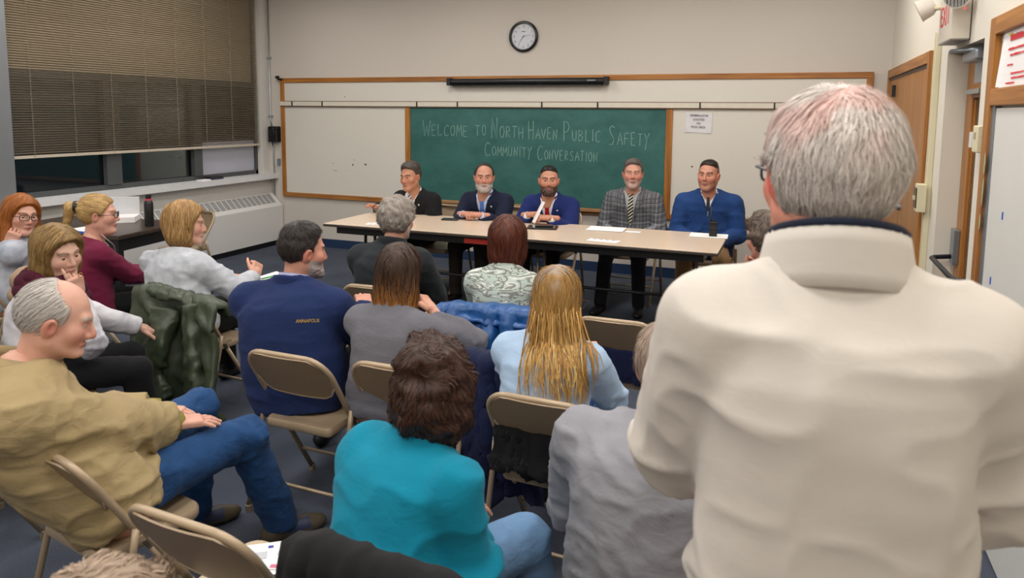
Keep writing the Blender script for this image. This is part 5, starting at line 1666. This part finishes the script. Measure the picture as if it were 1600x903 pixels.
# back row on the left
p = Person(dict(label='woman with long red hair and dark glasses resting her cheek on her hand', sex='f', head=(-4.58, 3.12, 1.01), heading=-28, face=-98, pitch=4, roll=-6, lean=8, skin='#d0a08c', brow='#7a4a2c', lip='#b4605a', hs=1.07, scale=.95,
     rh=dict(hd=(.075, .045, -.165), hdir=(-.1, .35, .9), hback=(.6, .6, -.2), curl=60, pole=(.4, .3, -1)), lh=dict(pos=(-.06, .34, .66))))
p.make_body(.0042).hair('shoulder', ['#b5702f', '#8d4a1a'], 1600, seed=6)
p.make_top('hoodie', ramp_mat('hoodie_greyblue', [(.3, '#8f97a6'), (.7, '#c3c8d2')], 9, 5), .018, amp=.006)
p.collar(MATS['hoodie_greyblue'], (.09, .088), (.085, .08), -.03, .03, 60, .02, 'hood')
p.glasses(plain('frame_dark', '#2a2224', .35), lens=m_spec, r=.0022); p.make_legs('trousers', f_blk); p.shoes()
seat(p, 'folding chair under the red-haired woman by the window')

p = Person(dict(label='blonde woman with ponytail and glasses in a maroon sweater', sex='f', head=(-3.95, 3.17, 1.048), heading=-14, face=-52, pitch=2, lean=6, skin='#d3a08c', brow='#8a6a48', lip='#b8505a', wide=1.14, belly=.03, fat=.5, hs=1.02,
     rh=dict(pos=(.04, .42, .62), curl=30), lh=dict(pos=(-.06, .40, .64), curl=30)))
p.make_body(.0042).hair('ponytail', ['#d8b77c', '#a8834e'], 1400, seed=7)
p.make_top('sweater', fabric('sweater_maroon', '#6b1c3a', weave=400), .014, amp=.005, neck=-.02)
G().tube([p.NB + V(.07, .03, .02), p.NB + V(.05, .11, -.06), p.NB + V(.01, .15, -.16), p.NB + V(-.04, .11, -.06), p.NB + V(-.07, .03, .02)], .003, 6).build('necklace', plain('silver_chain', '#c8c4c4', .3, .7), p.root, True)
p.glasses(plain('frame_black', '#16161a', .3), lens=m_spec, r=.002); p.make_legs('trousers', f_blk); p.shoes()
P_m = p
seat(p, 'folding chair under the woman in the maroon sweater')
G().lathe([(.02, -.012), (.036, -.012), (.038, 0), (.036, .012), (.02, .012)], 14, axis=1).xf(M4(p.Rh * p.hs, p.hc + p.Rh @ V(0, -.125, .055))).build('hair_tie', m_black, p.root, True)

p = Person(dict(label='woman with brown bob and maroon scarf holding her hand to her mouth', sex='f', head=(-3.10, 2.27, 1.035), heading=-34, face=-92, pitch=8, roll=4, lean=10, skin='#d0a592', brow='#7d6652', lip='#b07068', wide=1.08, flush=.25, hs=1.0,
     rh=dict(hd=(.005, .128, -.165), hdir=(.10, -.02, 1), hback=(.1, 1, .1), curl=[12, 55, 65, 70], thumb=45, pole=(.2, .4, -1)), lh=dict(w=(-3.10, 2.68, .585), curl=30)))
p.make_body(.0038, .0038).hair('bob', ['#a3834f', '#75592f'], 2200, .006, seed=8)
p.make_top('sweater', ramp_mat('sweater_tie_dye', [(.35, '#8d8c96'), (.5, '#c9c8cf'), (.7, '#dcdbe0')], 5, 4, dist=.6), .018, .010, amp=.006)
def scarf(p, mat):
    t = np.linspace(0, 2 * math.pi, 48, endpoint=False); g = G()
    for k, (rr, zz, w) in enumerate(((.095, -.02, .040), (.110, -.06, .038), (.088, .012, .030))):
        pts = np.stack([rr * 1.12 * np.sin(t), rr * 1.05 * np.cos(t) + .01, zz - .28 * rr * np.cos(t) + .008 * np.sin(5 * t + k)], -1) + p.NB
        g.tube(pts, w * (1 + .12 * np.sin(9 * t + k * 2) + .06 * np.sin(23 * t)), 14, closed=True)
    g.build('scarf', mat, p.root, True)
scarf(p, ramp_mat('scarf_knit', [(.3, '#34101e'), (.7, '#541a30')], 120, 2, stretch=(1, 1, 3), bump=1.0, bscale=220))
p.make_legs('trousers', f_blk); p.shoes()
G().tube(arc((0, 0, 0), .0098, 0, 360, 14)[:-1], .0018, 6, closed=True).xf(M4(p.Rh, p.wr[1] + p.Rh @ V(-.005, .02, .10))).build('ring', plain('gold', '#c9a24a', .25, 1), p.root, True)
seat(p, 'folding chair under the woman with the maroon scarf')
P_scarf = p

p = Person(dict(label='woman with highlighted blonde bob in a light grey sweater holding a notebook', sex='f', head=(-3.26, 3.17, 1.034), heading=-4, face=-50, pitch=6, lean=8, skin='#d6a48e', brow='#8d6c4c', wide=1.22, belly=.05, hs=1.02, legw=1.1,
     side=-.2, rh=dict(pos=(.16, .40, .70), curl=60, dir=(-.2, .5, .7), back=(1, 0, .3), pole=(.9, -.3, -.8)), lh=dict(pos=(.0, .44, .66), curl=30)))
p.make_body(.0042, .0042).hair('bob', ['#c9a166', '#86603a'], 2000, .006, seed=9)
p.make_top('sweater', ramp_mat('sweater_light_grey', [(.3, '#a7abb3'), (.7, '#c0c4cb')], 18, 6), .018, .010, amp=.007, neck=-.035, loose=1.12, sleeve=.86)
p.make_legs('trousers', f_blk); p.shoes()
P_grey = p
c = p.org + p.Rw @ V(.08, .56, .62)
nb = empty('notebook', tuple(c), math.radians(-35)); nb.rotation_euler = (math.radians(12), math.radians(-8), math.radians(-40)); tag(nb, 'open notebook with white pages on the lap of the woman in light grey', 'notebook')
for k, a in ((-1, 6), (1, -6)):
    P = np.array([[(k * u, v_, .012 + .02 * math.sin(u * 14) * .5) for u in np.linspace(0, .15, 6)] for v_ in np.linspace(-.11, .11, 3)])
    G().grid(P, thick=.012).build('pages', m_paper, nb)
G().box((-.155, -.115, -.004), (.155, .115, .003)).build('cover', m_black, nb)
G().tube([(.05, -.02, .03), (.14, .06, .035)], .005, 6).build('pen', plain('pen_green', '#4fb35a', .4), nb, True)
seat(p, 'folding chair under the green parka', dx=.12)

# second row
p = Person(dict(label='bearded man in navy pullover with yellow lettering, glasses pushed up on his head', head=(-2.08, 2.70, 1.05), heading=6, face=-34, pitch=6, roll=0, lean=14, side=-.16, skin='#c48f7a', brow='#2b2522', beard='#8d8a88', disp_beard=True, wide=1.25, belly=.05, flush=.6, hs=1.02, bow=.05,
     rh=dict(pos=(.12, .42, .74)), lh=dict(pos=(-.05, .42, .70))))
p.make_body(.0042).hair('short', ['#3a3330', '#1c1715'], 1600, .006, seed=10)
p.make_top('pullover', fabric('pullover_navy', '#1a2a55', weave=600), .022, .0105, amp=.006, loose=1.15, hem=-.3)
p.collar(MATS['pullover_navy'], (.096, .092), (.088, .084), -.03, .030, 50, .010, 'pullover_collar', tilt=.42)
p.collar(stripes('shirt_gingham', '#c9cbe0', '#7c80b0', 260, (1, 0, 0), .4, .9, second=[('#5a5f9a', 260, (0, 0, 1), .4)]), (.070, .068), (.064, .066), -.005, .046, 30, .006, 'shirt_collar', fold=.010)
p.glasses(plain('frame_silver', '#c9c9c6', .25, .8), up=True, at=(0, .100, .010), r=.0018)
tx = text_mesh('lettering', 'ANNAPOLIS', .021, plain('yellow_thread', '#c8a23a', .8), p.root, (0, 0, 0), sx=.85)
p.make_legs('trousers', f_blk); p.shoes()
# lay the lettering on the back of the right shoulder blade
q_ = np.array([[.075 + k * .012, -.30, 0.0] for k in range(3)])
tt = .74; cc = p.centre(np.array([tt]))[0]
yy = np.linspace(-.30, 0, 240)
pts = np.stack([np.full(240, cc[0] + .165), cc[1] + yy, np.full(240, cc[2])], -1)
dd = p.top(pts.astype(np.float32), .022, loose=1.15, hem=-.3)
y_hit = pts[np.argmax(dd < 0), 1]
tx.location = (cc[0] + .165, y_hit - .006, cc[2]); tx.rotation_euler = (math.radians(90 - 6), 0, math.radians(24))
chair(-1.87, 2.53, -1, 'folding chair under the man in the navy pullover', 'audience folding chairs')
P_navy = p

p = Person(dict(label='woman with straight brown-to-blonde hair in a grey knit sweater', sex='f', head=(-1.55, 2.66, 1.01), heading=0, face=14, pitch=4, lean=10, skin='#cf9c86', wide=1.06, hs=1.02,
     rh=dict(pos=(.15, .13, .86), hdir=(-.6, .3, .6), hback=(.2, .2, 1), curl=40, pole=(.6, -.4, -1)), lh=dict(pos=(-.05, .36, .72))))
p.make_body(.005).hair('ombre', ['#4a3428', '#2f2019', '#b5762f'], 2600, .006, seed=11, extra=(-.03, .16))
p.make_top('sweater', fabric('sweater_grey', '#6a6a72', weave=260, bump=.9), .014, .0105, amp=.005)
p.make_legs('trousers', f_trs); p.shoes()
chair(-1.40, 2.58, 0, 'folding chair under the woman with brown-to-blonde hair', 'audience folding chairs')
P_ombre = p

p = Person(dict(label='long-haired blonde woman in a pale blue sweater', sex='f', head=(-.82, 2.585, .99), heading=-2, face=14, pitch=12, lean=12, skin='#d3a590', wide=1.12, hs=1.0, bow=.05,
     rh=dict(pos=(.08, .36, .70)), lh=dict(pos=(-.06, .36, .70))))
def blonde_locks(g, rs):
    st, en = [], []
    for k in range(170):
        x = rs.uniform(-.095, .10); st.append((x, -.100 - .02 * (1 - (x / .11) ** 2) + rs.uniform(-.006, .006), -.07 + rs.uniform(-.05, .05)))
        en.append((x * 1.25 + rs.uniform(-.02, .05), -.17 + rs.uniform(-.02, .02), -.25 - rs.rand() ** 1.2 * .17))
    lock_geo(g, st, en, ['#b48a48', '#946c34', '#c8a566', '#a67a3a'], rs, .0055, .012)
P_lock = p
p.make_body(.005).hair('long', ['#b98f50', '#8a6636', '#948880'], 2800, .006, seed=12, extra='scalp', locks=blonde_locks)
p.make_top('sweater', fabric('sweater_pale_blue', '#a3bcd8', weave=600, vary=.05), .016, .0105, amp=.007)
p.make_legs('jeans', fabric('denim', '#2f5a96', vary=.2)); p.shoes()
chair(-.77, 2.49, -2, 'folding chair under the long-haired blonde woman', 'audience folding chairs')
P_blonde = p

# front row
p = Person(dict(label='grey-haired man in a dark charcoal fleece seen from behind', head=(-2.18, 3.72, 1.052), heading=4, face=-6, pitch=8, lean=10, skin='#c99682', beard='#c9c5c0', beard_w=.6, wide=1.08, hs=1.02, bow=.045, rh=dict(pos=(.08, .36, .72)), lh=dict(pos=(-.05, .36, .72))))
p.make_body(.005).hair('grey_waves', ['#b5aca2', '#8a8078', '#6a6058'], 1800, .006, seed=13, extra=(-.05, .08))
p.make_top('fleece', fabric('fleece_charcoal', '#23282c', weave=300, bump=.6), .020, .011, amp=.005, loose=1.1)
p.collar(MATS['fleece_charcoal'], (.088, .084), (.078, .076), -.03, .042, 30, .012, 'fleece_collar')
p.make_legs('trousers', f_blk); p.shoes()
seat(p, 'folding chair under the man in the charcoal fleece')

p = Person(dict(label='auburn-haired woman in a grey-green camouflage shirt', sex='f', head=(-1.37, 3.46, 1.03), heading=6, face=16, pitch=6, lean=8, skin='#cf9c86', wide=1.02, hs=1.02, rh=dict(pos=(.08, .36, .72)), lh=dict(pos=(-.05, .36, .72))))
p.make_body(.005).hair('bob_auburn', ['#6d3420', '#3b1a11'], 2000, .006, seed=14)
p.make_top('camouflage_shirt', ramp_mat('camo', [(.36, '#aebcb4'), (.46, '#7d8079'), (.53, '#b9c4be'), (.60, '#d5d8d4'), (.66, '#8c8e86')], 9, 2, dist=2.2, stretch=(.7, 1, 2.6), interp='CONSTANT'), .016, .011, amp=.004)
p.make_legs('trousers', f_trs); p.shoes()
P_camo = p
seat(p, 'folding chair under the bright blue jacket')

p = Person(dict(label='grey-brown-haired person leaning a hand on their face, half hidden behind the standing man', head=(-.12, 4.08, 1.03), heading=22, face=50, pitch=10, lean=16, skin='#cf937e', hs=1.04,
     lh=dict(hd=(-.02, .10, -.19), hdir=(.15, .1, 1), hback=(0, 1, 0), curl=50, pole=(-.5, .4, -1)), rh=dict(pos=(.08, .36, .72))))
p.make_body(.005).hair('grey_waves', ['#75665a', '#4a3d33'], 1500, .006, seed=15)
p.make_top('jacket', fabric('jacket_slate', '#3b4452'), .018, amp=.004); p.make_legs('trousers', f_trs); p.shoes()
seat(p, 'folding chair under the person with a hand on their face')

chair(-.76, 3.53, 0, 'empty folding chair right of the blonde woman, navy cloth on its seat', 'audience folding chairs')

# near row
p = Person(dict(label='white-haired man in a tan jacket and jeans sitting with hands on his thigh', head=(-2.12, 1.53, 1.04), heading=-26, face=-44, pitch=18, roll=0, lean=-24, side=-.22, twist=-8, bow=.07, poke=.05, hip=.49, leglen=1.14, skin='#cf9f8c', brow='#b9aca0', red='#c0604f', flush=.5, nose=1.2, hs=1.03, wide=1.15, belly=.03, jaw=1.02,
     rh=dict(w=(-1.93, 1.80, .63), dir=(.15, .95, -.1), curl=8, spread=8), lh=dict(w=(-2.10, 1.87, .62), dir=(.6, .7, -.1), curl=10, spread=6), lf=(-2.2, 2.12, 0, 1), rf=(-1.83, 2.2, 0, 1), toe=(.1, 1, 0), knee=(0, .3, 1)))
p.make_body(.0034, .0036).hair('balding', ['#cfcac4', '#a8a29c'], 1800, .0055, seed=16)
f_tan = fabric('jacket_tan', '#9d8a64', wr=.26, weave=900, vary=.05, rough=.7)
p.make_top('jacket', f_tan, .034, .0095, amp=.012, freq=8, loose=1.2, hem=-.17, sleeve=.9)
p.collar(f_tan, (.102, .096), (.094, .088), -.035, .045, 40, .014, 'jacket_collar', tilt=.35, fold=.02)
p.collar(fabric('tee_navy', '#1c2336'), (.072, .070), (.066, .066), -.02, .022, 4, .008, 'undershirt_collar')
for k in (-1, 1):
    ax_ = nrm(p.wr[k] - p.el[k]); b_ = p.el[k] + (p.wr[k] - p.el[k]) * .88
    G().tube([b_, b_ + ax_ * .045], [.050, .042], 18).build('rib_cuff', fabric('rib_tan', '#8e8340'), p.root, True)
p.make_legs('jeans', fabric('denim_dark', '#1f4370', wr=.3, vary=.3), .012, .011, amp=.012, loose=1.25)
p.shoes('#4d4436', '#2a2622', '#2c3350')
chair(-1.95, 1.60, -10, 'folding chair under the man in the tan jacket', 'audience folding chairs')
P_old = p

p = Person(dict(label='woman with curly dark brown hair in a teal sweater and light jeans', sex='f', head=(-.877, 1.681, .96), heading=-16, face=16, pitch=8, lean=20, bow=.055, skin='#c9967f', wide=1.16, hs=1.0, legw=1.08,
     rh=dict(pos=(.05, .25, .56)), lh=dict(pos=(-.05, .25, .56)), rf=(.15, .46, 0), lf=(-.13, .44, 0)))
p.make_body(.005).hair('bouffant', ['#4a2c1e', '#24130d'], 3000, .006, seed=17)
p.make_top('sweater', fabric('sweater_teal', '#067d99', weave=900, vary=.05, bump=.15), .016, .0095, amp=.019, freq=5.5, loose=1.1, hem=-.2, st=(.5, .5, 1.7))
p.make_legs('jeans', fabric('denim_light', '#6f93bb', wr=.3, vary=.22), .012, .011, amp=.005); p.shoes()
P_teal = p
chair(-.80, 1.52, -4, 'folding chair under the woman in the teal sweater', 'audience folding chairs')

p = Person(dict(label='person in a light grey sweatshirt seated behind the standing man\'s elbow', head=(-.29, 1.93, 1.005), heading=-10, face=10, pitch=14, lean=16, bow=.05, skin='#d39a88', wide=1.2, hs=1.0, rh=dict(pos=(.12, .32, .64)), lh=dict(pos=(-.14, .32, .64))))
p.make_body(.005).hair('full_back', ['#b5a090', '#8d7a6a'], 1500, .006, seed=18)
p.make_top('sweatshirt', fabric('sweatshirt_grey', '#8f8f96', weave=700), .02, .0105, amp=.010, loose=1.15)
p.make_legs('jeans', MATS['denim'], .012, .012); p.shoes()
seat(p, 'folding chair under the person in the light grey sweatshirt', dy=-.25, dx=.12)

p = Person(dict(label='person at the bottom left corner showing only tousled grey-blond hair', head=(-.93, .71, .875), heading=-20, face=0, pitch=5, lean=8, skin='#cf9c86', rh=dict(pos=(.1, .3, .62)), lh=dict(pos=(-.1, .3, .62)), lf=(-.13, .3, 0), rf=(.13, .3, 0)))
p.make_body(.006).hair('grey_waves', ['#b09a85', '#8a7462'], 2500, .006, seed=19)
p.make_top('sweater', fabric('sweater_brown', '#4a4038'), .016, .014, amp=.004); p.make_legs('trousers', f_trs, vox=.02); p.shoes()
seat(p, 'folding chair at the very front of the view under the grey-blond person')

# the standing man
p = Person(dict(label='white-haired standing man in a cream quarter-zip pullover, back to the camera', stand=True, head=(.050, 1.26, 1.593), heading=6, face=24, pitch=2, roll=3, lean=3, skin='#d2927e', red='#d0564a', flush=.9, hs=1.10, wide=.94, scale=1.0, belly=.03, bow=.03, neckup=.118,
     lh=dict(pos=(-.08, .33, 1.10), pole=(-.9, -.5, -1), curl=50), rh=dict(pos=(.12, .33, 1.10), pole=(.8, -.4, -1), curl=50)))
p.make_body(.0036).hair('full_back', ['#e0d8d1', '#b5aaa2', '#d3a097'], 9000, .0048, seed=20, extra='scalp')
f_cream = fabric('pullover_cream', '#c9c2ba', wr=.05, weave=900, vary=.04, bump=.15)
p.make_top('pullover', f_cream, .030, .0085, amp=.014, freq=6, loose=1.18, hem=-.24, st=(.8, .8, 1.3))
p.collar(f_cream, (.114, .106), (.096, .090), -.035, .058, 60, .014, 'pullover_collar', tilt=.40)
ph = np.linspace(math.radians(30), math.radians(330), 40)
pts = np.stack([.094 * np.sin(ph), .088 * np.cos(ph), .060 - .40 * (.088 * np.cos(ph) + .03)], -1) + p.NB
G().tube(pts, .0095, 8).build('collar_piping', fabric('piping_navy', '#141a2c'), p.root, True)
p.collar(MATS['piping_navy'], (.091, .085), (.088, .082), -.01, .056, 62, .006, 'collar_lining', tilt=.40)
p.glasses(plain('frame_navy', '#1c2430', .35), lens=m_spec, r=.0022, w=.027, h=.018)
p.make_legs('trousers', fabric('trousers_navy', '#1a2036'), .016, .014); p.shoes()
# ------------------------------------------------------------------ coats, papers and small things among the seats
def crease(p, freq, seed): return (1 - np.abs(2 * noise(p, freq, seed) - 1))
def drape(name, label, cat, x, y, heading, mat, w=.46, back=.55, front=.0, top=.735, nf=4, amp=.03, flare=.15, skew=0.0, seed=1, puff=0.0, th=.018, sleeves=(), uneven=.06, yt=-.262):
    """a garment hung over a chair back: sheet over the top rail with folds that deepen downwards"""
    root = empty(name, (x, y, 0), math.radians(heading)); tag(root, label, cat)
    n, m = 60, 64
    U, Vv = np.meshgrid(np.linspace(-1, 1, n), np.linspace(-front, back, m))
    k = np.clip(np.abs(Vv) / max(back, .2), 0, 1)
    hem = noise(np.stack([U * 1.3, 0 * U + seed, 0 * U + 3.0], -1), 1.7, seed) - .5
    drop = np.where(Vv > 0, Vv * (1 + uneven * 2 * hem), -Vv)
    z = top - drop + .02 * (1 - np.minimum(1, np.abs(Vv) / .06)) - .07 * np.maximum(0, np.abs(U) - .7) * (1 - k)
    yy = np.where(Vv > 0, yt - .022 - .02 * np.minimum(1, Vv / .1), yt + .02 + .30 * np.abs(Vv))
    warp = .35 * (noise(np.stack([U, Vv * 2, 0 * U + seed], -1), 2.0, seed + 3) - .5)
    vert = crease(np.stack([(U + warp) * nf * .25, Vv * .35 + seed, 0 * U], -1), 2.0, seed) ** 2 - .35
    diag = crease(np.stack([U * .5 + Vv * .9, Vv * 1.2 - U * .35, 0 * U + seed], -1), 4.5, seed + 1) ** 3 - .25
    fine = crease(np.stack([U * .5 - Vv * .8, Vv * 1.5 + U * .3, 0 * U + seed], -1), 9.0, seed + 2) ** 3 - .25
    sgn = np.where(Vv > 0, -1, 1)
    f = amp * 2.2 * np.minimum(1, .25 + k * 1.4) * vert + (.35 * amp + .006) * diag + .010 * fine
    if puff: f = f + puff * np.abs(np.sin(Vv * 36))
    X = U * w / 2 * (1 + flare * k) + skew * np.maximum(Vv, 0) + .02 * (hem + warp)
    P = np.stack([X, yy + sgn * f, np.maximum(z, .014)], -1)
    G().grid(P, thick=th).build('shell', mat, root, True)
    for sl in sleeves:
        pts = np.array(sl['pts'], float); N, S_ = 46, 24
        t = np.linspace(0, 1, N); tt = np.linspace(0, 1, len(pts))
        C = np.stack([np.interp(t, tt, pts[:, q]) for q in range(3)], -1)
        for _ in range(10): C[1:-1] = (C[:-2] + C[1:-1] * 2 + C[2:]) / 4
        g = G().tube(C, sl.get('r', .055), S_, flat=.6)
        v = g.v[0]; cen = np.vstack([np.repeat(C, S_, 0), C[:1], C[-1:]])
        nn = nrm(v - cen + 1e-6)
        g.v[0] = v + nn * ((crease(v * V(1, 1, 1.6), 11, seed) ** 3 - .3) * .028 + (crease(v, 26, seed + 2) ** 3 - .3) * .010)[:, None]
        g.build('sleeve', mat, root, True)
    return root
m_parka = plain('parka_green', '#3c4534', 0.42, vary=.12, scale=6, bump=.25, bscale=25, bdist=.01)
g0 = P_grey.org
drape('green_parka', 'olive green parka draped over the chair of the woman in light grey', 'coat', g0[0] + .24, g0[1] + .06, -10, m_parka, w=.70, back=.70, front=.06, top=.72, nf=4.5, amp=.055, flare=.12, skew=.16, seed=3, th=.03, uneven=.12,
      sleeves=[dict(pts=[(-.02, -.33, .66), (.02, -.40, .5), (-.04, -.42, .32), (.06, -.41, .2)], r=.06), dict(pts=[(.2, -.3, .70), (.27, -.36, .5), (.33, -.37, .25), (.36, -.36, .05)], r=.055), dict(pts=[(-.30, -.22, .70), (-.12, -.31, .74), (.12, -.31, .73), (.28, -.24, .70)], r=.04)])
c0 = P_camo.org
drape('blue_jacket', 'bright blue jacket hung on the chair of the auburn-haired woman', 'coat', c0[0], c0[1] + .06, 6, plain('nylon_blue', '#1a4f8c', .38, vary=.15, bump=.3, bscale=22, bdist=.01), w=.56, back=.20, front=.05, top=.735, nf=6, amp=.06, seed=5, th=.05, flare=.15, uneven=.3,
      sleeves=[dict(pts=[(-.24, -.27, .72), (-.05, -.32, .71), (.15, -.32, .70), (.26, -.27, .69)], r=.03)])
o0 = P_ombre.org
drape('navy_coat', 'navy quilted coat hung on the chair of the woman in the grey knit', 'coat', o0[0] + .44, o0[1] + .32, -2, fabric('coat_navy', '#141c3c', vary=.2), w=.26, back=.52, front=.04, top=.70, nf=3, amp=.05, seed=7, th=.05, flare=.5, skew=.12)
b0 = V(-.77, 2.49, 0)
drape('black_jacket', 'black jacket tucked behind the blonde woman on her chair', 'coat', b0[0] + .02, b0[1] + .045, -2, fabric('jacket_black', '#0f0f11'), w=.42, back=.11, front=.0, top=.545, nf=2, amp=.02, seed=8, th=.05, yt=-.185, flare=.0,
      sleeves=[dict(pts=[(-.2, -.19, .46), (-.05, -.22, .44), (.1, -.22, .44), (.24, -.17, .45)], r=.045), dict(pts=[(.22, -.12, .60), (.27, -.10, .57), (.29, -.06, .5)], r=.035)])
drape('navy_cloth', 'dark navy garment on the empty chair behind the table front', 'coat', -.74, 3.56, 0, MATS['coat_navy'], w=.38, back=.13, front=0, top=.54, nf=2, amp=.015, seed=9, th=.04, yt=-.17, flare=0)
m0 = P_m.org
drape('tan_puffer', 'tan quilted puffer jacket behind the woman in maroon', 'coat', m0[0], m0[1] + .05, -14, plain('puffer_tan', '#a88c72', .5, vary=.06), w=.52, back=.42, front=.1, top=.73, nf=2, amp=.02, seed=10, th=.05, puff=.03, flare=.1)
s0 = P_scarf.org
drape('black_coat', 'black coat hung on the chair of the woman with the maroon scarf', 'coat', s0[0] + .02, s0[1] + .05, -34, fabric('coat_black', '#131315'), w=.54, back=.62, front=.05, top=.72, nf=4, amp=.04, seed=11, th=.035, flare=.15)
# empty chair in the foreground with flyers on its seat
chair(-1.32, 1.475, -3, 'empty folding chair in the foreground with white flyers on its seat', 'audience folding chairs')
for k, (dx, dy, rz, w_, lab) in enumerate(((.0, .02, 35, .11, 'white flyer with pink and blue print on the empty chair'), (.07, .07, 20, .09, 'smaller white flyer lying over the other on the empty chair'))):
    a = math.radians(-3); px_, py_ = -1.385 + dx * math.cos(a) - dy * math.sin(a), 1.545 + dx * math.sin(a) + dy * math.cos(a)
    e = sheet('flyer', px_, py_, w_, w_ * 1.45, rz, lab, 'flyer', z=.4075 + .003 * k, n=1)
    G().box((-.04, -.06, .0032), (.015, -.045, .0036)).build('print', plain('print_pink', '#c96a86', .7), e)
    G().box((.02, .05, .0032), (.035, .062, .0036)).build('print', plain('print_blue', '#3a46a0', .7), e)
    G().box((-.04, .0, .0032), (.02, .035, .0036)).build('print', plain('print_grey', '#b9bcc4', .7), e)
t0_ = P_teal.org
drape('black_coat', 'black coat over the chair back in the bottom foreground beside the teal sweater', 'coat', -.78, 1.52, -4, MATS['coat_black'], w=.47, back=.5, front=.08, top=.705, nf=2, amp=.012, seed=12, th=.06, flare=.05)
# extra chair and bag at the left edge
chair(-3.75, 2.35, -30, 'folding chair at the left edge behind the woman with the scarf', 'audience folding chairs')
drape('dark_coat', 'black coat on the folding chair at the left edge', 'coat', -3.75, 2.35, -30, MATS['coat_black'], w=.44, back=.5, front=.12, top=.70, nf=3, amp=.03, seed=13, th=.04, yt=-.22)
bag = empty('handbag', (-2.95, 1.78, 0)); tag(bag, 'brown leather handbag beside the man in the tan jacket', 'bag'); bag.rotation_euler = (0, 0, math.radians(-30))
def bagf(p):
    b_ = np.abs(p - np.array([0, 0, .52], np.float32)) - np.array([.14, .05, .10], np.float32)
    return np.sqrt((np.maximum(b_, 0) ** 2).sum(-1)) + np.minimum(b_.max(-1), 0) - .03
v, q = nets(bagf, (-.2, -.12, .36), (.2, .12, .68), .015); 
G().add(relax(v, q, 2), q).build('body', plain('leather_brown', '#6b3d24', .45, vary=.1), bag, True)
G().tube([(-.12, 0, .62), (-.08, 0, .72), (.08, 0, .72), (.12, 0, .62)], .01, 8).build('strap', m_black, bag, True)
bag.location = (-2.98, 1.80, -.02)
chair(-2.98, 1.80, -30, 'folding chair holding the brown handbag at the left edge', 'audience folding chairs')
chair(-5.35, 5.15, 170, 'empty folding chair between the dark side table and the radiator', 'audience folding chairs')
